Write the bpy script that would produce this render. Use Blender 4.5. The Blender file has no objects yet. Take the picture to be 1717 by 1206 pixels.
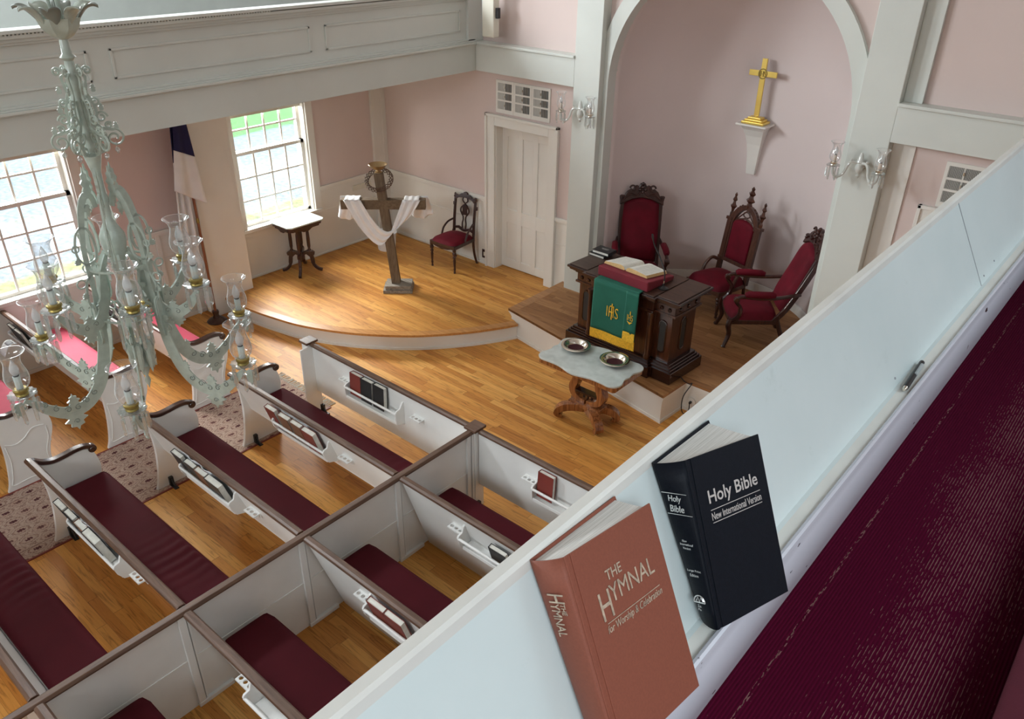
import bpy, bmesh, math, random
from mathutils import Vector, Matrix

random.seed(7)
PI = math.pi
C = bpy.context.scene.collection
sc = bpy.context.scene

# ------------------------------------------------------------------ camera
H = 4.9
Rw = ((0.75893393, 0.65103125, 0.01332693),
      (0.33095239, -0.36801747, -0.86892673),
      (-0.56079391, 0.66386855, -0.49476129))
cd = bpy.data.cameras.new('camera')
cam = bpy.data.objects.new('camera', cd)
C.objects.link(cam)
m = Matrix(((Rw[0][0], -Rw[1][0], -Rw[2][0], 0),
            (Rw[0][1], -Rw[1][1], -Rw[2][1], 0),
            (Rw[0][2], -Rw[1][2], -Rw[2][2], H),
            (0, 0, 0, 1)))
cam.matrix_world = m
cd.sensor_width = 36.0
cd.sensor_fit = 'HORIZONTAL'
cd.lens = 28.047
cd.clip_start = 0.05
cd.clip_end = 200
sc.camera = cam

# ------------------------------------------------------------------ world, exposure
w = bpy.data.worlds.new('sky')
sc.world = w
w.use_nodes = True
bg = w.node_tree.nodes['Background']
bg.inputs[0].default_value = (0.80, 0.90, 1.0, 1)
bg.inputs[1].default_value = 5.0
sc.view_settings.view_transform = 'Standard'
sc.view_settings.look = 'None'
sc.view_settings.exposure = 0.30
sc.view_settings.gamma = 1.0
sc.view_settings.use_curve_mapping = False
sc.cycles.use_denoising = True
sc.cycles.max_bounces = 8
sc.cycles.diffuse_bounces = 4
sc.cycles.transparent_max_bounces = 24
sc.cycles.sample_clamp_indirect = 6.0
sc.cycles.caustics_reflective = False
sc.cycles.caustics_refractive = False


def area(name, loc, target, sx, sy, power, col, spread=180):
    l = bpy.data.lights.new(name, 'AREA')
    l.shape = 'RECTANGLE'
    l.size = sx
    l.size_y = sy
    l.energy = power
    l.color = col
    l.spread = math.radians(spread)
    o = bpy.data.objects.new(name, l)
    C.objects.link(o)
    o.location = loc
    d = Vector(target) - Vector(loc)
    o.rotation_euler = d.to_track_quat('-Z', 'Y').to_euler()
    return o


DAY = (0.89, 0.955, 1.0)
WARM = (1.0, 0.95, 0.87)
# daylight of the upper windows on the left, behind the gallery
area('upper_left_window_light', (-9.45, 2.6, 5.4), (-3.0, 8.0, 2.6), 1.1, 1.8, 230, DAY)
area('upper_left_window_light', (-9.45, 6.2, 5.3), (0, 6.9, 3.6), 1.3, 2.0, 60, DAY)
area('upper_left_window_light', (-9.45, -0.6, 5.3), (-3, 1.5, 1.0), 1.3, 2.0, 400, DAY)
# daylight of the upper windows on the viewer's side
area('upper_right_window_light', (1.6, 2.6, 5.2), (-0.4, 2.4, 3.4), 1.6, 2.0, 13, (0.72, 0.91, 1.0), 110)
area('upper_right_window_light', (1.6, -0.9, 5.3), (-2.6, 2.0, 0.3), 1.5, 2.0, 17, (0.80, 0.93, 1.0), 80)
area('rear_fill_light', (-4.0, -5.8, 5.2), (-4.2, 1.6, 0.0), 4.5, 2.0, 125, DAY, 95)  # unseen area light added to fill the pews from the rear
# bright sky outside the two ground floor windows on the left
area('window_sky_light', (-10.9, 6.5, 3.0), (-7.0, 6.9, 0.2), 1.5, 1.6, 560, WARM)
area('window_sky_light', (-10.9, 2.9, 3.0), (-7.2, 3.3, 0.3), 1.5, 1.6, 330, WARM)

# ------------------------------------------------------------------ materials
MATS = {}


def nt(name):
    mt = bpy.data.materials.new(name)
    mt.use_nodes = True
    t = mt.node_tree
    return mt, t, t.nodes['Principled BSDF']


def N(t, kind, **kw):
    n = t.nodes.new(kind)
    for k, v in kw.items():
        if k in n.inputs:
            n.inputs[k].default_value = v
        else:
            setattr(n, k, v)
    return n


def ramp(t, src, stops):
    r = t.nodes.new('ShaderNodeValToRGB')
    els = r.color_ramp.elements
    while len(els) < len(stops):
        els.new(0.5)
    for e, (p, c) in zip(els, stops):
        e.position = p
        e.color = (*c, 1)
    t.links.new(src, r.inputs[0])
    return r


def mixc(t, fac, a, b, mode='MIX'):
    n = t.nodes.new('ShaderNodeMix')
    n.data_type = 'RGBA'
    n.blend_type = mode
    for s, v in ((n.inputs[0], fac), (n.inputs[6], a), (n.inputs[7], b)):
        if hasattr(v, 'is_linked') or hasattr(v, 'links'):
            t.links.new(v, s)
        elif isinstance(v, (int, float)):
            s.default_value = v
        else:
            s.default_value = (*v, 1)
    return n.outputs[2]


def plain(name, col, rough=0.5, metal=0.0, vary=0.06, scale=6.0, bump=0.0, bscale=80.0, sheen=0.0, coat=0.0, spec=0.5):
    mt, t, b = nt(name)
    tc = N(t, 'ShaderNodeTexCoord')
    no = N(t, 'ShaderNodeTexNoise', Scale=scale, Detail=4.0)
    t.links.new(tc.outputs['Object'], no.inputs['Vector'])
    lo = tuple(c * (1 - vary) for c in col)
    hi = tuple(min(1, c * (1 + vary)) for c in col)
    r = ramp(t, no.outputs[0], [(0.35, lo), (0.65, hi)])
    t.links.new(r.outputs[0], b.inputs['Base Color'])
    b.inputs['Roughness'].default_value = rough
    b.inputs['Metallic'].default_value = metal
    b.inputs['Specular IOR Level'].default_value = spec
    if sheen:
        b.inputs['Sheen Weight'].default_value = sheen
        b.inputs['Sheen Roughness'].default_value = 0.4
        b.inputs['Sheen Tint'].default_value = (*[min(1, c * 2.5 + 0.1) for c in col], 1)
    if coat:
        b.inputs['Coat Weight'].default_value = coat
        b.inputs['Coat Roughness'].default_value = 0.15
    if bump:
        n2 = N(t, 'ShaderNodeTexNoise', Scale=bscale, Detail=3.0)
        t.links.new(tc.outputs['Object'], n2.inputs['Vector'])
        bp = N(t, 'ShaderNodeBump', Strength=bump, Distance=0.004)
        t.links.new(n2.outputs[0], bp.inputs['Height'])
        t.links.new(bp.outputs[0], b.inputs['Normal'])
    MATS[name] = mt
    return mt


def wood(name, dark, light, rough=0.35, along='X', coat=0.0, gs=1.0):
    mt, t, b = nt(name)
    tc = N(t, 'ShaderNodeTexCoord')
    mp = N(t, 'ShaderNodeMapping')
    s = {'X': (2 * gs, 22 * gs, 22 * gs), 'Y': (22 * gs, 2 * gs, 22 * gs), 'Z': (22 * gs, 22 * gs, 2 * gs)}[along]
    mp.inputs['Scale'].default_value = s
    t.links.new(tc.outputs['Object'], mp.inputs['Vector'])
    no = N(t, 'ShaderNodeTexNoise', Scale=1.6, Detail=6.0, Distortion=1.2)
    t.links.new(mp.outputs[0], no.inputs['Vector'])
    r = ramp(t, no.outputs[0], [(0.3, dark), (0.7, light)])
    t.links.new(r.outputs[0], b.inputs['Base Color'])
    b.inputs['Roughness'].default_value = rough
    if coat:
        b.inputs['Coat Weight'].default_value = coat
        b.inputs['Coat Roughness'].default_value = 0.12
    MATS[name] = mt
    return mt


def planks(name, cols, length=1.1, width=0.082, rough=0.48, rot=0.0, seed=0.0):
    mt, t, b = nt(name)
    tc = N(t, 'ShaderNodeTexCoord')
    mp = N(t, 'ShaderNodeMapping')
    mp.inputs['Rotation'].default_value = (0, 0, rot)
    mp.inputs['Location'].default_value = (seed, seed * 0.37, 0)
    t.links.new(tc.outputs['Object'], mp.inputs['Vector'])
    # plank id from rows and staggered lengths
    sx = N(t, 'ShaderNodeSeparateXYZ')
    t.links.new(mp.outputs[0], sx.inputs[0])

    def mth(op, a, b2=None, c2=None):
        n = t.nodes.new('ShaderNodeMath')
        n.operation = op
        for i, v in enumerate((a, b2, c2)):
            if v is None:
                continue
            if isinstance(v, (int, float)):
                n.inputs[i].default_value = v
            else:
                t.links.new(v, n.inputs[i])
        return n.outputs[0]
    row = mth('FLOOR', mth('DIVIDE', sx.outputs[1], width))
    wn = N(t, 'ShaderNodeTexWhiteNoise', noise_dimensions='1D')
    t.links.new(row, wn.inputs['W'])
    px = mth('ADD', mth('DIVIDE', sx.outputs[0], length), mth('MULTIPLY', wn.outputs['Value'], 7.0))
    col = mth('FLOOR', px)
    cid = t.nodes.new('ShaderNodeCombineXYZ')
    t.links.new(row, cid.inputs[0])
    t.links.new(col, cid.inputs[1])
    wid = N(t, 'ShaderNodeTexWhiteNoise', noise_dimensions='3D')
    t.links.new(cid.outputs[0], wid.inputs['Vector'])
    base = ramp(t, wid.outputs['Value'], [(0.0, cols[0]), (0.45, cols[1]), (1.0, cols[2])])
    # grain
    g = t.nodes.new('ShaderNodeVectorMath')
    g.operation = 'MULTIPLY_ADD'
    t.links.new(mp.outputs[0], g.inputs[0])
    g.inputs[1].default_value = (2.2, 26, 1)
    t.links.new(wid.outputs['Color'], g.inputs[2])
    sc2 = t.nodes.new('ShaderNodeVectorMath')
    sc2.operation = 'MULTIPLY_ADD'
    t.links.new(wid.outputs['Color'], sc2.inputs[0])
    sc2.inputs[1].default_value = (13, 17, 5)
    t.links.new(g.outputs[0], sc2.inputs[2])
    no = N(t, 'ShaderNodeTexNoise', Scale=1.3, Detail=5.0, Distortion=1.6)
    t.links.new(sc2.outputs[0], no.inputs['Vector'])
    gr = ramp(t, no.outputs[0], [(0.30, (0.42, 0.34, 0.26)), (0.46, (0.92, 0.9, 0.88)), (0.7, (1.05, 1.05, 1.05))])
    c1 = mixc(t, 0.75, base.outputs[0], gr.outputs[0], 'MULTIPLY')
    fy = mth('FRACT', mth('DIVIDE', sx.outputs[1], width))
    fx = mth('FRACT', px)
    e1 = mth('LESS_THAN', fy, 0.025)
    e2 = mth('LESS_THAN', fx, 0.004)
    edge = mth('MAXIMUM', e1, e2)
    c2 = mixc(t, mth('MULTIPLY', edge, 0.55), c1, (0.12, 0.05, 0.015))
    t.links.new(c2, b.inputs['Base Color'])
    b.inputs['Roughness'].default_value = rough
    b.inputs['Specular IOR Level'].default_value = 0.35
    MATS[name] = mt
    return mt


def thin_glass(name, tint=(1, 1, 1), gloss=0.12, body=0.03, bodycol=(0.8, 0.85, 0.82), edge=0.0):
    mt = bpy.data.materials.new(name)
    mt.use_nodes = True
    t = mt.node_tree
    t.nodes.clear()
    out = t.nodes.new('ShaderNodeOutputMaterial')
    tr = N(t, 'ShaderNodeBsdfTransparent')
    tr.inputs[0].default_value = (*tint, 1)
    gl = N(t, 'ShaderNodeBsdfGlossy')
    gl.inputs['Roughness'].default_value = 0.04
    df = N(t, 'ShaderNodeBsdfDiffuse')
    df.inputs[0].default_value = (*bodycol, 1)
    lw = N(t, 'ShaderNodeLayerWeight')
    lw.inputs[0].default_value = 0.45
    ad = N(t, 'ShaderNodeMath', operation='MULTIPLY_ADD')
    t.links.new(lw.outputs['Facing'], ad.inputs[0])
    ad.inputs[1].default_value = 0.55
    ad.inputs[2].default_value = gloss
    pw = N(t, 'ShaderNodeMath', operation='POWER')
    t.links.new(ad.outputs[0], pw.inputs[0])
    pw.inputs[1].default_value = 1.5
    m1 = N(t, 'ShaderNodeMixShader')
    t.links.new(pw.outputs[0], m1.inputs[0])
    t.links.new(tr.outputs[0], m1.inputs[1])
    t.links.new(gl.outputs[0], m1.inputs[2])
    m2 = N(t, 'ShaderNodeMixShader')
    eg = N(t, 'ShaderNodeMath', operation='POWER')
    t.links.new(lw.outputs['Facing'], eg.inputs[0])
    eg.inputs[1].default_value = 4.0
    ea = N(t, 'ShaderNodeMath', operation='MULTIPLY_ADD')
    t.links.new(eg.outputs[0], ea.inputs[0])
    ea.inputs[1].default_value = edge
    ea.inputs[2].default_value = body
    t.links.new(ea.outputs[0], m2.inputs[0])
    t.links.new(m1.outputs[0], m2.inputs[1])
    t.links.new(df.outputs[0], m2.inputs[2])
    t.links.new(m2.outputs[0], out.inputs[0])
    MATS[name] = mt
    return mt


plain('white_paint', (0.80, 0.78, 0.73), 0.38, vary=0.025, scale=2.0)
plain('pew_paint', (0.85, 0.85, 0.83), 0.35, vary=0.03, scale=3.0)
plain('gallery_paint', (0.66, 0.69, 0.65), 0.45, vary=0.03, scale=1.5)
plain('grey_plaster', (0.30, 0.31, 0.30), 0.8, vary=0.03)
plain('pink_plaster', (0.70, 0.575, 0.54), 0.7, vary=0.02, scale=1.2, bump=0.05, bscale=40)
plain('niche_plaster', (0.74, 0.64, 0.62), 0.7, vary=0.02, scale=1.2, bump=0.05, bscale=40)
plain('ceiling_paint', (0.80, 0.79, 0.76), 0.8, vary=0.02)
plain('rack_white', (0.84, 0.84, 0.82), 0.35, vary=0.02)
plain('burgundy_cushion', (0.078, 0.006, 0.012), 0.75, vary=0.08, scale=3.0, bump=0.15, bscale=500, spec=0.15)
plain('glare_rose_cushion', (0.72, 0.10, 0.17), 0.7, vary=0.06, scale=3.0, bump=0.1, bscale=400, sheen=0.3)  # window glare on the side cushions is put into this rose base
plain('red_velvet', (0.12, 0.004, 0.013), 0.7, vary=0.2, scale=5.0, sheen=0.25, spec=0.2)
plain('rest_velvet', (0.17, 0.010, 0.022), 0.8, vary=0.1, scale=5.0, sheen=0.3)
plain('marble_white', (0.60, 0.68, 0.66), 0.12, vary=0.05, scale=3.0)
plain('marble_grey', (0.55, 0.60, 0.58), 0.18, vary=0.10, scale=9.0, coat=0.3)
plain('brass', (1.0, 0.74, 0.20), 0.32, metal=0.9, vary=0.05)
plain('old_brass', (0.34, 0.26, 0.08), 0.4, metal=0.8, vary=0.15, scale=40)
plain('silver_plate', (0.78, 0.73, 0.64), 0.18, metal=1.0, vary=0.03)
plain('bronze_bowl', (0.55, 0.42, 0.25), 0.28, metal=0.9, vary=0.08)
plain('green_cloth', (0.008, 0.115, 0.075), 0.8, vary=0.08, scale=4.0, bump=0.15, bscale=300)
plain('gold_thread', (0.85, 0.50, 0.04), 0.5, vary=0.15, scale=60)
plain('white_linen', (0.90, 0.91, 0.93), 0.8, vary=0.03)
plain('flag_white', (0.80, 0.79, 0.78), 0.8, vary=0.03)
plain('flag_blue', (0.012, 0.012, 0.07), 0.8, vary=0.08)
plain('black_metal', (0.02, 0.02, 0.022), 0.4, vary=0.1)
plain('black_wire', (0.015, 0.015, 0.015), 0.5, vary=0.1)
plain('page_paper', (0.78, 0.77, 0.70), 0.85, vary=0.06, scale=30)
plain('gilt_pages', (0.62, 0.42, 0.18), 0.6, vary=0.10, scale=60)
plain('leaflet_paper', (0.85, 0.86, 0.87), 0.8, vary=0.03)
plain('navy_cover', (0.006, 0.008, 0.013), 0.5, vary=0.12, scale=200, bump=0.1, bscale=900, spec=0.15)
plain('hymnal_cover', (0.27, 0.078, 0.045), 0.62, vary=0.05, scale=300, bump=0.15, bscale=1200)
plain('maroon_cover', (0.21, 0.035, 0.025), 0.55, vary=0.08)
plain('brown_cover', (0.22, 0.10, 0.055), 0.6, vary=0.08)
plain('black_cover', (0.018, 0.02, 0.022), 0.45, vary=0.08)
plain('silver_ink', (0.80, 0.80, 0.78), 0.25, metal=0.6, vary=0.03)
plain('dull_ink', (0.62, 0.50, 0.38), 0.4, metal=0.3, vary=0.25, scale=120)
plain('ink_grey', (0.35, 0.36, 0.38), 0.8, vary=0.1)
plain('frosted_green_glass', (0.45, 0.52, 0.46), 0.28, vary=0.08, scale=25, bump=0.25, bscale=60, spec=0.6)
plain('candle_sleeve', (0.62, 0.74, 0.72), 0.4, vary=0.04)
plain('ivory_sleeve', (0.78, 0.70, 0.62), 0.4, vary=0.04)
plain('crate_board', (0.30, 0.25, 0.19), 0.8, vary=0.2, scale=20)
plain('thorn_wood', (0.13, 0.08, 0.055), 0.8, vary=0.2)
plain('register_grey', (0.50, 0.50, 0.47), 0.5, vary=0.05)
plain('dark_cavity', (0.03, 0.028, 0.025), 0.7, vary=0.1)
plain('steel_grey', (0.42, 0.46, 0.47), 0.4, vary=0.04)
plain('plate_felt', (0.05, 0.006, 0.01), 0.9, vary=0.1)
plain('cream_plastic', (0.74, 0.72, 0.62), 0.5, vary=0.03)
plain('bulb_frost', (0.86, 0.88, 0.90), 0.15, vary=0.02)
plain('bookmark_red', (0.45, 0.02, 0.03), 0.6, vary=0.05)
wood('walnut_rail', (0.075, 0.038, 0.024), (0.16, 0.088, 0.056), 0.38, 'X')
wood('walnut_rail_y', (0.075, 0.038, 0.024), (0.16, 0.088, 0.056), 0.38, 'Y')
wood('dark_walnut', (0.028, 0.012, 0.009), (0.075, 0.034, 0.024), 0.28, 'Y', coat=0.3)
wood('mahogany', (0.014, 0.004, 0.003), (0.045, 0.013, 0.008), 0.22, 'X', coat=0.4)
wood('chair_walnut', (0.020, 0.006, 0.005), (0.06, 0.018, 0.013), 0.3, 'Z', coat=0.3)
wood('gothic_oak', (0.040, 0.013, 0.008), (0.11, 0.040, 0.023), 0.35, 'Z', coat=0.2)
wood('lyre_mahogany', (0.13, 0.038, 0.014), (0.42, 0.16, 0.05), 0.22, 'Z', coat=0.5)
wood('lectern_top_wood', (0.03, 0.014, 0.009), (0.08, 0.040, 0.026), 0.35, 'X')
wood('lectern_body_wood', (0.024, 0.007, 0.004), (0.095, 0.030, 0.013), 0.28, 'Z', coat=0.3)
wood('rough_beam', (0.11, 0.075, 0.045), (0.21, 0.155, 0.10), 0.8, 'Z')
wood('rough_beam_x', (0.11, 0.075, 0.045), (0.21, 0.155, 0.10), 0.8, 'X')
wood('weathered_board', (0.16, 0.14, 0.115), (0.34, 0.30, 0.25), 0.85, 'X')
wood('pole_wood', (0.22, 0.075, 0.03), (0.34, 0.13, 0.055), 0.35, 'Z')
plain('ledge_paint', (0.80, 0.79, 0.74), 0.4, vary=0.05, scale=8)
plain('step_carpet', (0.13, 0.018, 0.035), 0.9, vary=0.1, bump=0.3, bscale=300)
wood('nosing_oak', (0.42, 0.18, 0.05), (0.62, 0.31, 0.10), 0.3, 'X')
wood('border_oak', (0.30, 0.13, 0.045), (0.48, 0.24, 0.09), 0.35, 'X')
OAK = ((0.54, 0.215, 0.042), (0.70, 0.32, 0.070), (0.84, 0.45, 0.125))
planks('oak_floor', OAK)
planks('oak_stage', ((0.50, 0.205, 0.040), (0.60, 0.275, 0.060), (0.70, 0.36, 0.09)), 1.3, 0.06, seed=3.1)
planks('oak_platform', ((0.30, 0.135, 0.05), (0.37, 0.18, 0.07), (0.45, 0.235, 0.10)), 1.3, 0.085, seed=5.7)
thin_glass('clear_glass', (1, 1, 1), 0.20, 0.05, (0.92, 0.95, 0.95), edge=0.95)
thin_glass('prism_glass', (0.93, 0.96, 0.95), 0.30, 0.16, (0.8, 0.84, 0.84))
thin_glass('pane_glass', (0.97, 0.99, 1.0), 0.05, 0.02)


def mk_rug():
    mt, t, b = nt('patterned_rug')
    tc = N(t, 'ShaderNodeTexCoord')
    sx = N(t, 'ShaderNodeSeparateXYZ')
    t.links.new(tc.outputs['Object'], sx.inputs[0])

    def mth(op, a, b2=None):
        n = t.nodes.new('ShaderNodeMath')
        n.operation = op
        for i, v in enumerate((a, b2)):
            if v is None:
                continue
            if isinstance(v, (int, float)):
                n.inputs[i].default_value = v
            else:
                t.links.new(v, n.inputs[i])
        return n.outputs[0]
    X, Y = sx.outputs[0], sx.outputs[1]
    no = N(t, 'ShaderNodeTexNoise', Scale=30.0, Detail=2.0)
    t.links.new(tc.outputs['Object'], no.inputs['Vector'])
    k = 2 * PI / 0.17
    wob = mth('MULTIPLY', mth('SUBTRACT', no.outputs[0], 0.5), 1.1)
    a = mth('COSINE', mth('ADD', mth('MULTIPLY', X, k), wob))
    c = mth('COSINE', mth('ADD', mth('MULTIPLY', Y, k * 0.62), wob))
    f = mth('MULTIPLY', mth('ADD', a, c), 0.5)
    k3 = 2 * PI / 0.028
    sm = mth('MULTIPLY', mth('SINE', mth('MULTIPLY', mth('ADD', X, mth('MULTIPLY', Y, 0.6)), k3)), mth('SINE', mth('MULTIPLY', mth('SUBTRACT', X, mth('MULTIPLY', Y, 0.6)), k3)))
    f = mth('ADD', f, mth('MULTIPLY', sm, 0.085))
    field = ramp(t, mth('MULTIPLY', mth('ADD', f, 1.0), 0.5),
                 [(0.02, (0.08, 0.02, 0.022)), (0.06, (0.16, 0.055, 0.05)), (0.09, (0.50, 0.37, 0.30)), (0.24, (0.40, 0.26, 0.20)), (0.29, (0.15, 0.065, 0.055)), (0.33, (0.50, 0.37, 0.30)),
                  (0.47, (0.46, 0.33, 0.26)), (0.50, (0.17, 0.07, 0.06)), (0.54, (0.50, 0.37, 0.29)), (0.70, (0.44, 0.30, 0.24)), (0.74, (0.16, 0.07, 0.06)), (0.78, (0.50, 0.36, 0.29)), (0.92, (0.42, 0.27, 0.21)), (0.96, (0.13, 0.05, 0.045))])
    # border stripes across the half width 0.52
    ax = mth('ABSOLUTE', X)
    br = ramp(t, mth('DIVIDE', ax, 0.55),
              [(0.0, (0, 0, 0)), (0.68, (0, 0, 0)), (0.685, (1, 1, 1)), (0.70, (0, 0, 0)), (0.94, (0, 0, 0)), (0.945, (1, 1, 1))])
    brd = mixc(t, br.outputs[0], field.outputs[0], (0.10, 0.03, 0.03))
    fine = N(t, 'ShaderNodeTexNoise', Scale=220.0, Detail=2.0)
    t.links.new(tc.outputs['Object'], fine.inputs['Vector'])
    fr = ramp(t, fine.outputs[0], [(0.3, (0.7, 0.7, 0.7)), (0.7, (1.1, 1.1, 1.1))])
    fin = mixc(t, 0.8, brd, fr.outputs[0], 'MULTIPLY')
    t.links.new(fin, b.inputs['Base Color'])
    b.inputs['Roughness'].default_value = 0.95
    MATS['patterned_rug'] = mt


def mk_carpet():
    mt, t, b = nt('ribbed_carpet')
    tc = N(t, 'ShaderNodeTexCoord')
    sx = N(t, 'ShaderNodeSeparateXYZ')
    t.links.new(tc.outputs['Object'], sx.inputs[0])
    wv = N(t, 'ShaderNodeMath', operation='MULTIPLY')
    t.links.new(sx.outputs[0], wv.inputs[0])
    wv.inputs[1].default_value = 2 * PI / 0.0078
    sn = N(t, 'ShaderNodeMath', operation='SINE')
    t.links.new(wv.outputs[0], sn.inputs[0])
    mp = N(t, 'ShaderNodeMapping')
    mp.inputs['Scale'].default_value = (260, 60, 1)
    t.links.new(tc.outputs['Object'], mp.inputs['Vector'])
    nz = N(t, 'ShaderNodeTexNoise', Scale=1.0, Detail=2.0)
    t.links.new(mp.outputs[0], nz.inputs['Vector'])
    big = N(t, 'ShaderNodeTexNoise', Scale=1.6, Detail=5.0, Roughness=0.7)
    t.links.new(tc.outputs['Object'], big.inputs['Vector'])
    # worn backing shows in thin broken lines between the ribs, in the walked middle
    g = N(t, 'ShaderNodeMath', operation='ABSOLUTE')
    cx = N(t, 'ShaderNodeMath', operation='ADD')
    t.links.new(sx.outputs[0], cx.inputs[0])
    cx.inputs[1].default_value = 0.09
    t.links.new(cx.outputs[0], g.inputs[0])
    wr = ramp(t, g.outputs[0], [(0.0, (0.85, 0.85, 0.85)), (0.06, (0.8, 0.8, 0.8)), (0.15, (0.35, 0.35, 0.35)), (0.2, (0, 0, 0))])
    a1 = N(t, 'ShaderNodeMath', operation='MULTIPLY_ADD')
    t.links.new(wr.outputs[0], a1.inputs[0])
    a1.inputs[1].default_value = 0.55
    t.links.new(big.outputs[0], a1.inputs[2])
    a2 = N(t, 'ShaderNodeMath', operation='MULTIPLY_ADD')
    t.links.new(nz.outputs[0], a2.inputs[0])
    a2.inputs[1].default_value = 1.1
    t.links.new(a1.outputs[0], a2.inputs[2])
    a3 = N(t, 'ShaderNodeMath', operation='MULTIPLY_ADD')
    t.links.new(sn.outputs[0], a3.inputs[0])
    a3.inputs[1].default_value = 0.55
    t.links.new(a2.outputs[0], a3.inputs[2])
    r = ramp(t, a3.outputs[0], [(0.0, (0.030, 0.0008, 0.004)), (0.5, (0.070, 0.001, 0.014)), (1.0, (0.085, 0.002, 0.020))])
    th = N(t, 'ShaderNodeMath', operation='GREATER_THAN')
    t.links.new(a3.outputs[0], th.inputs[0])
    th.inputs[1].default_value = 1.92
    sd = N(t, 'ShaderNodeMath', operation='ADD')
    t.links.new(sx.outputs[0], sd.inputs[0])
    sd.inputs[1].default_value = 0.343
    sa = N(t, 'ShaderNodeMath', operation='ABSOLUTE')
    t.links.new(sd.outputs[0], sa.inputs[0])
    sl_ = N(t, 'ShaderNodeMath', operation='LESS_THAN')
    t.links.new(sa.outputs[0], sl_.inputs[0])
    sl_.inputs[1].default_value = 0.0035
    s2_ = N(t, 'ShaderNodeMath', operation='GREATER_THAN')
    t.links.new(nz.outputs[0], s2_.inputs[0])
    s2_.inputs[1].default_value = 0.56
    s3_ = N(t, 'ShaderNodeMath', operation='MULTIPLY')
    t.links.new(sl_.outputs[0], s3_.inputs[0])
    t.links.new(s2_.outputs[0], s3_.inputs[1])
    s4_ = N(t, 'ShaderNodeMath', operation='MAXIMUM')
    t.links.new(s3_.outputs[0], s4_.inputs[0])
    t.links.new(th.outputs[0], s4_.inputs[1])
    col = mixc(t, s4_.outputs[0], r.outputs[0], (0.24, 0.115, 0.11))
    t.links.new(col, b.inputs['Base Color'])
    b.inputs['Roughness'].default_value = 0.95
    b.inputs['Specular IOR Level'].default_value = 0.1
    b.inputs['Sheen Weight'].default_value = 0.04
    b.inputs['Sheen Tint'].default_value = (0.6, 0.05, 0.2, 1)
    bp = N(t, 'ShaderNodeBump', Strength=0.5, Distance=0.002)
    t.links.new(sn.outputs[0], bp.inputs['Height'])
    t.links.new(bp.outputs[0], b.inputs['Normal'])
    MATS['ribbed_carpet'] = mt


def mk_parapet():
    mt, t, b = nt('parapet_paint')
    tc = N(t, 'ShaderNodeTexCoord')
    n1 = N(t, 'ShaderNodeTexNoise', Scale=2.2, Detail=5.0, Roughness=0.6)
    t.links.new(tc.outputs['Object'], n1.inputs['Vector'])
    base = ramp(t, n1.outputs[0], [(0.3, (0.66, 0.745, 0.74)), (0.7, (0.74, 0.81, 0.805))])
    n2 = N(t, 'ShaderNodeTexNoise', Scale=9.0, Detail=8.0, Roughness=0.75)
    t.links.new(tc.outputs['Object'], n2.inputs['Vector'])
    st = ramp(t, n2.outputs[0], [(0.60, (1, 1, 1)), (0.75, (0.86, 0.88, 0.86))])
    c1 = mixc(t, 0.8, base.outputs[0], st.outputs[0], 'MULTIPLY')
    t.links.new(c1, b.inputs['Base Color'])
    b.inputs['Roughness'].default_value = 0.33
    MATS['parapet_paint'] = mt


def mk_chipped():
    mt, t, b = nt('chipped_gloss_paint')
    tc = N(t, 'ShaderNodeTexCoord')
    mp = N(t, 'ShaderNodeMapping')
    mp.inputs['Scale'].default_value = (1, 0.35, 1)
    t.links.new(tc.outputs['Object'], mp.inputs['Vector'])
    n2 = N(t, 'ShaderNodeTexNoise', Scale=38.0, Detail=3.0, Roughness=0.6)
    t.links.new(mp.outputs[0], n2.inputs['Vector'])
    st = ramp(t, n2.outputs[0], [(0.69, (0.64, 0.64, 0.71)), (0.70, (0.05, 0.03, 0.03))])
    t.links.new(st.outputs[0], b.inputs['Base Color'])
    b.inputs['Roughness'].default_value = 0.2
    MATS['chipped_gloss_paint'] = mt


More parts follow.
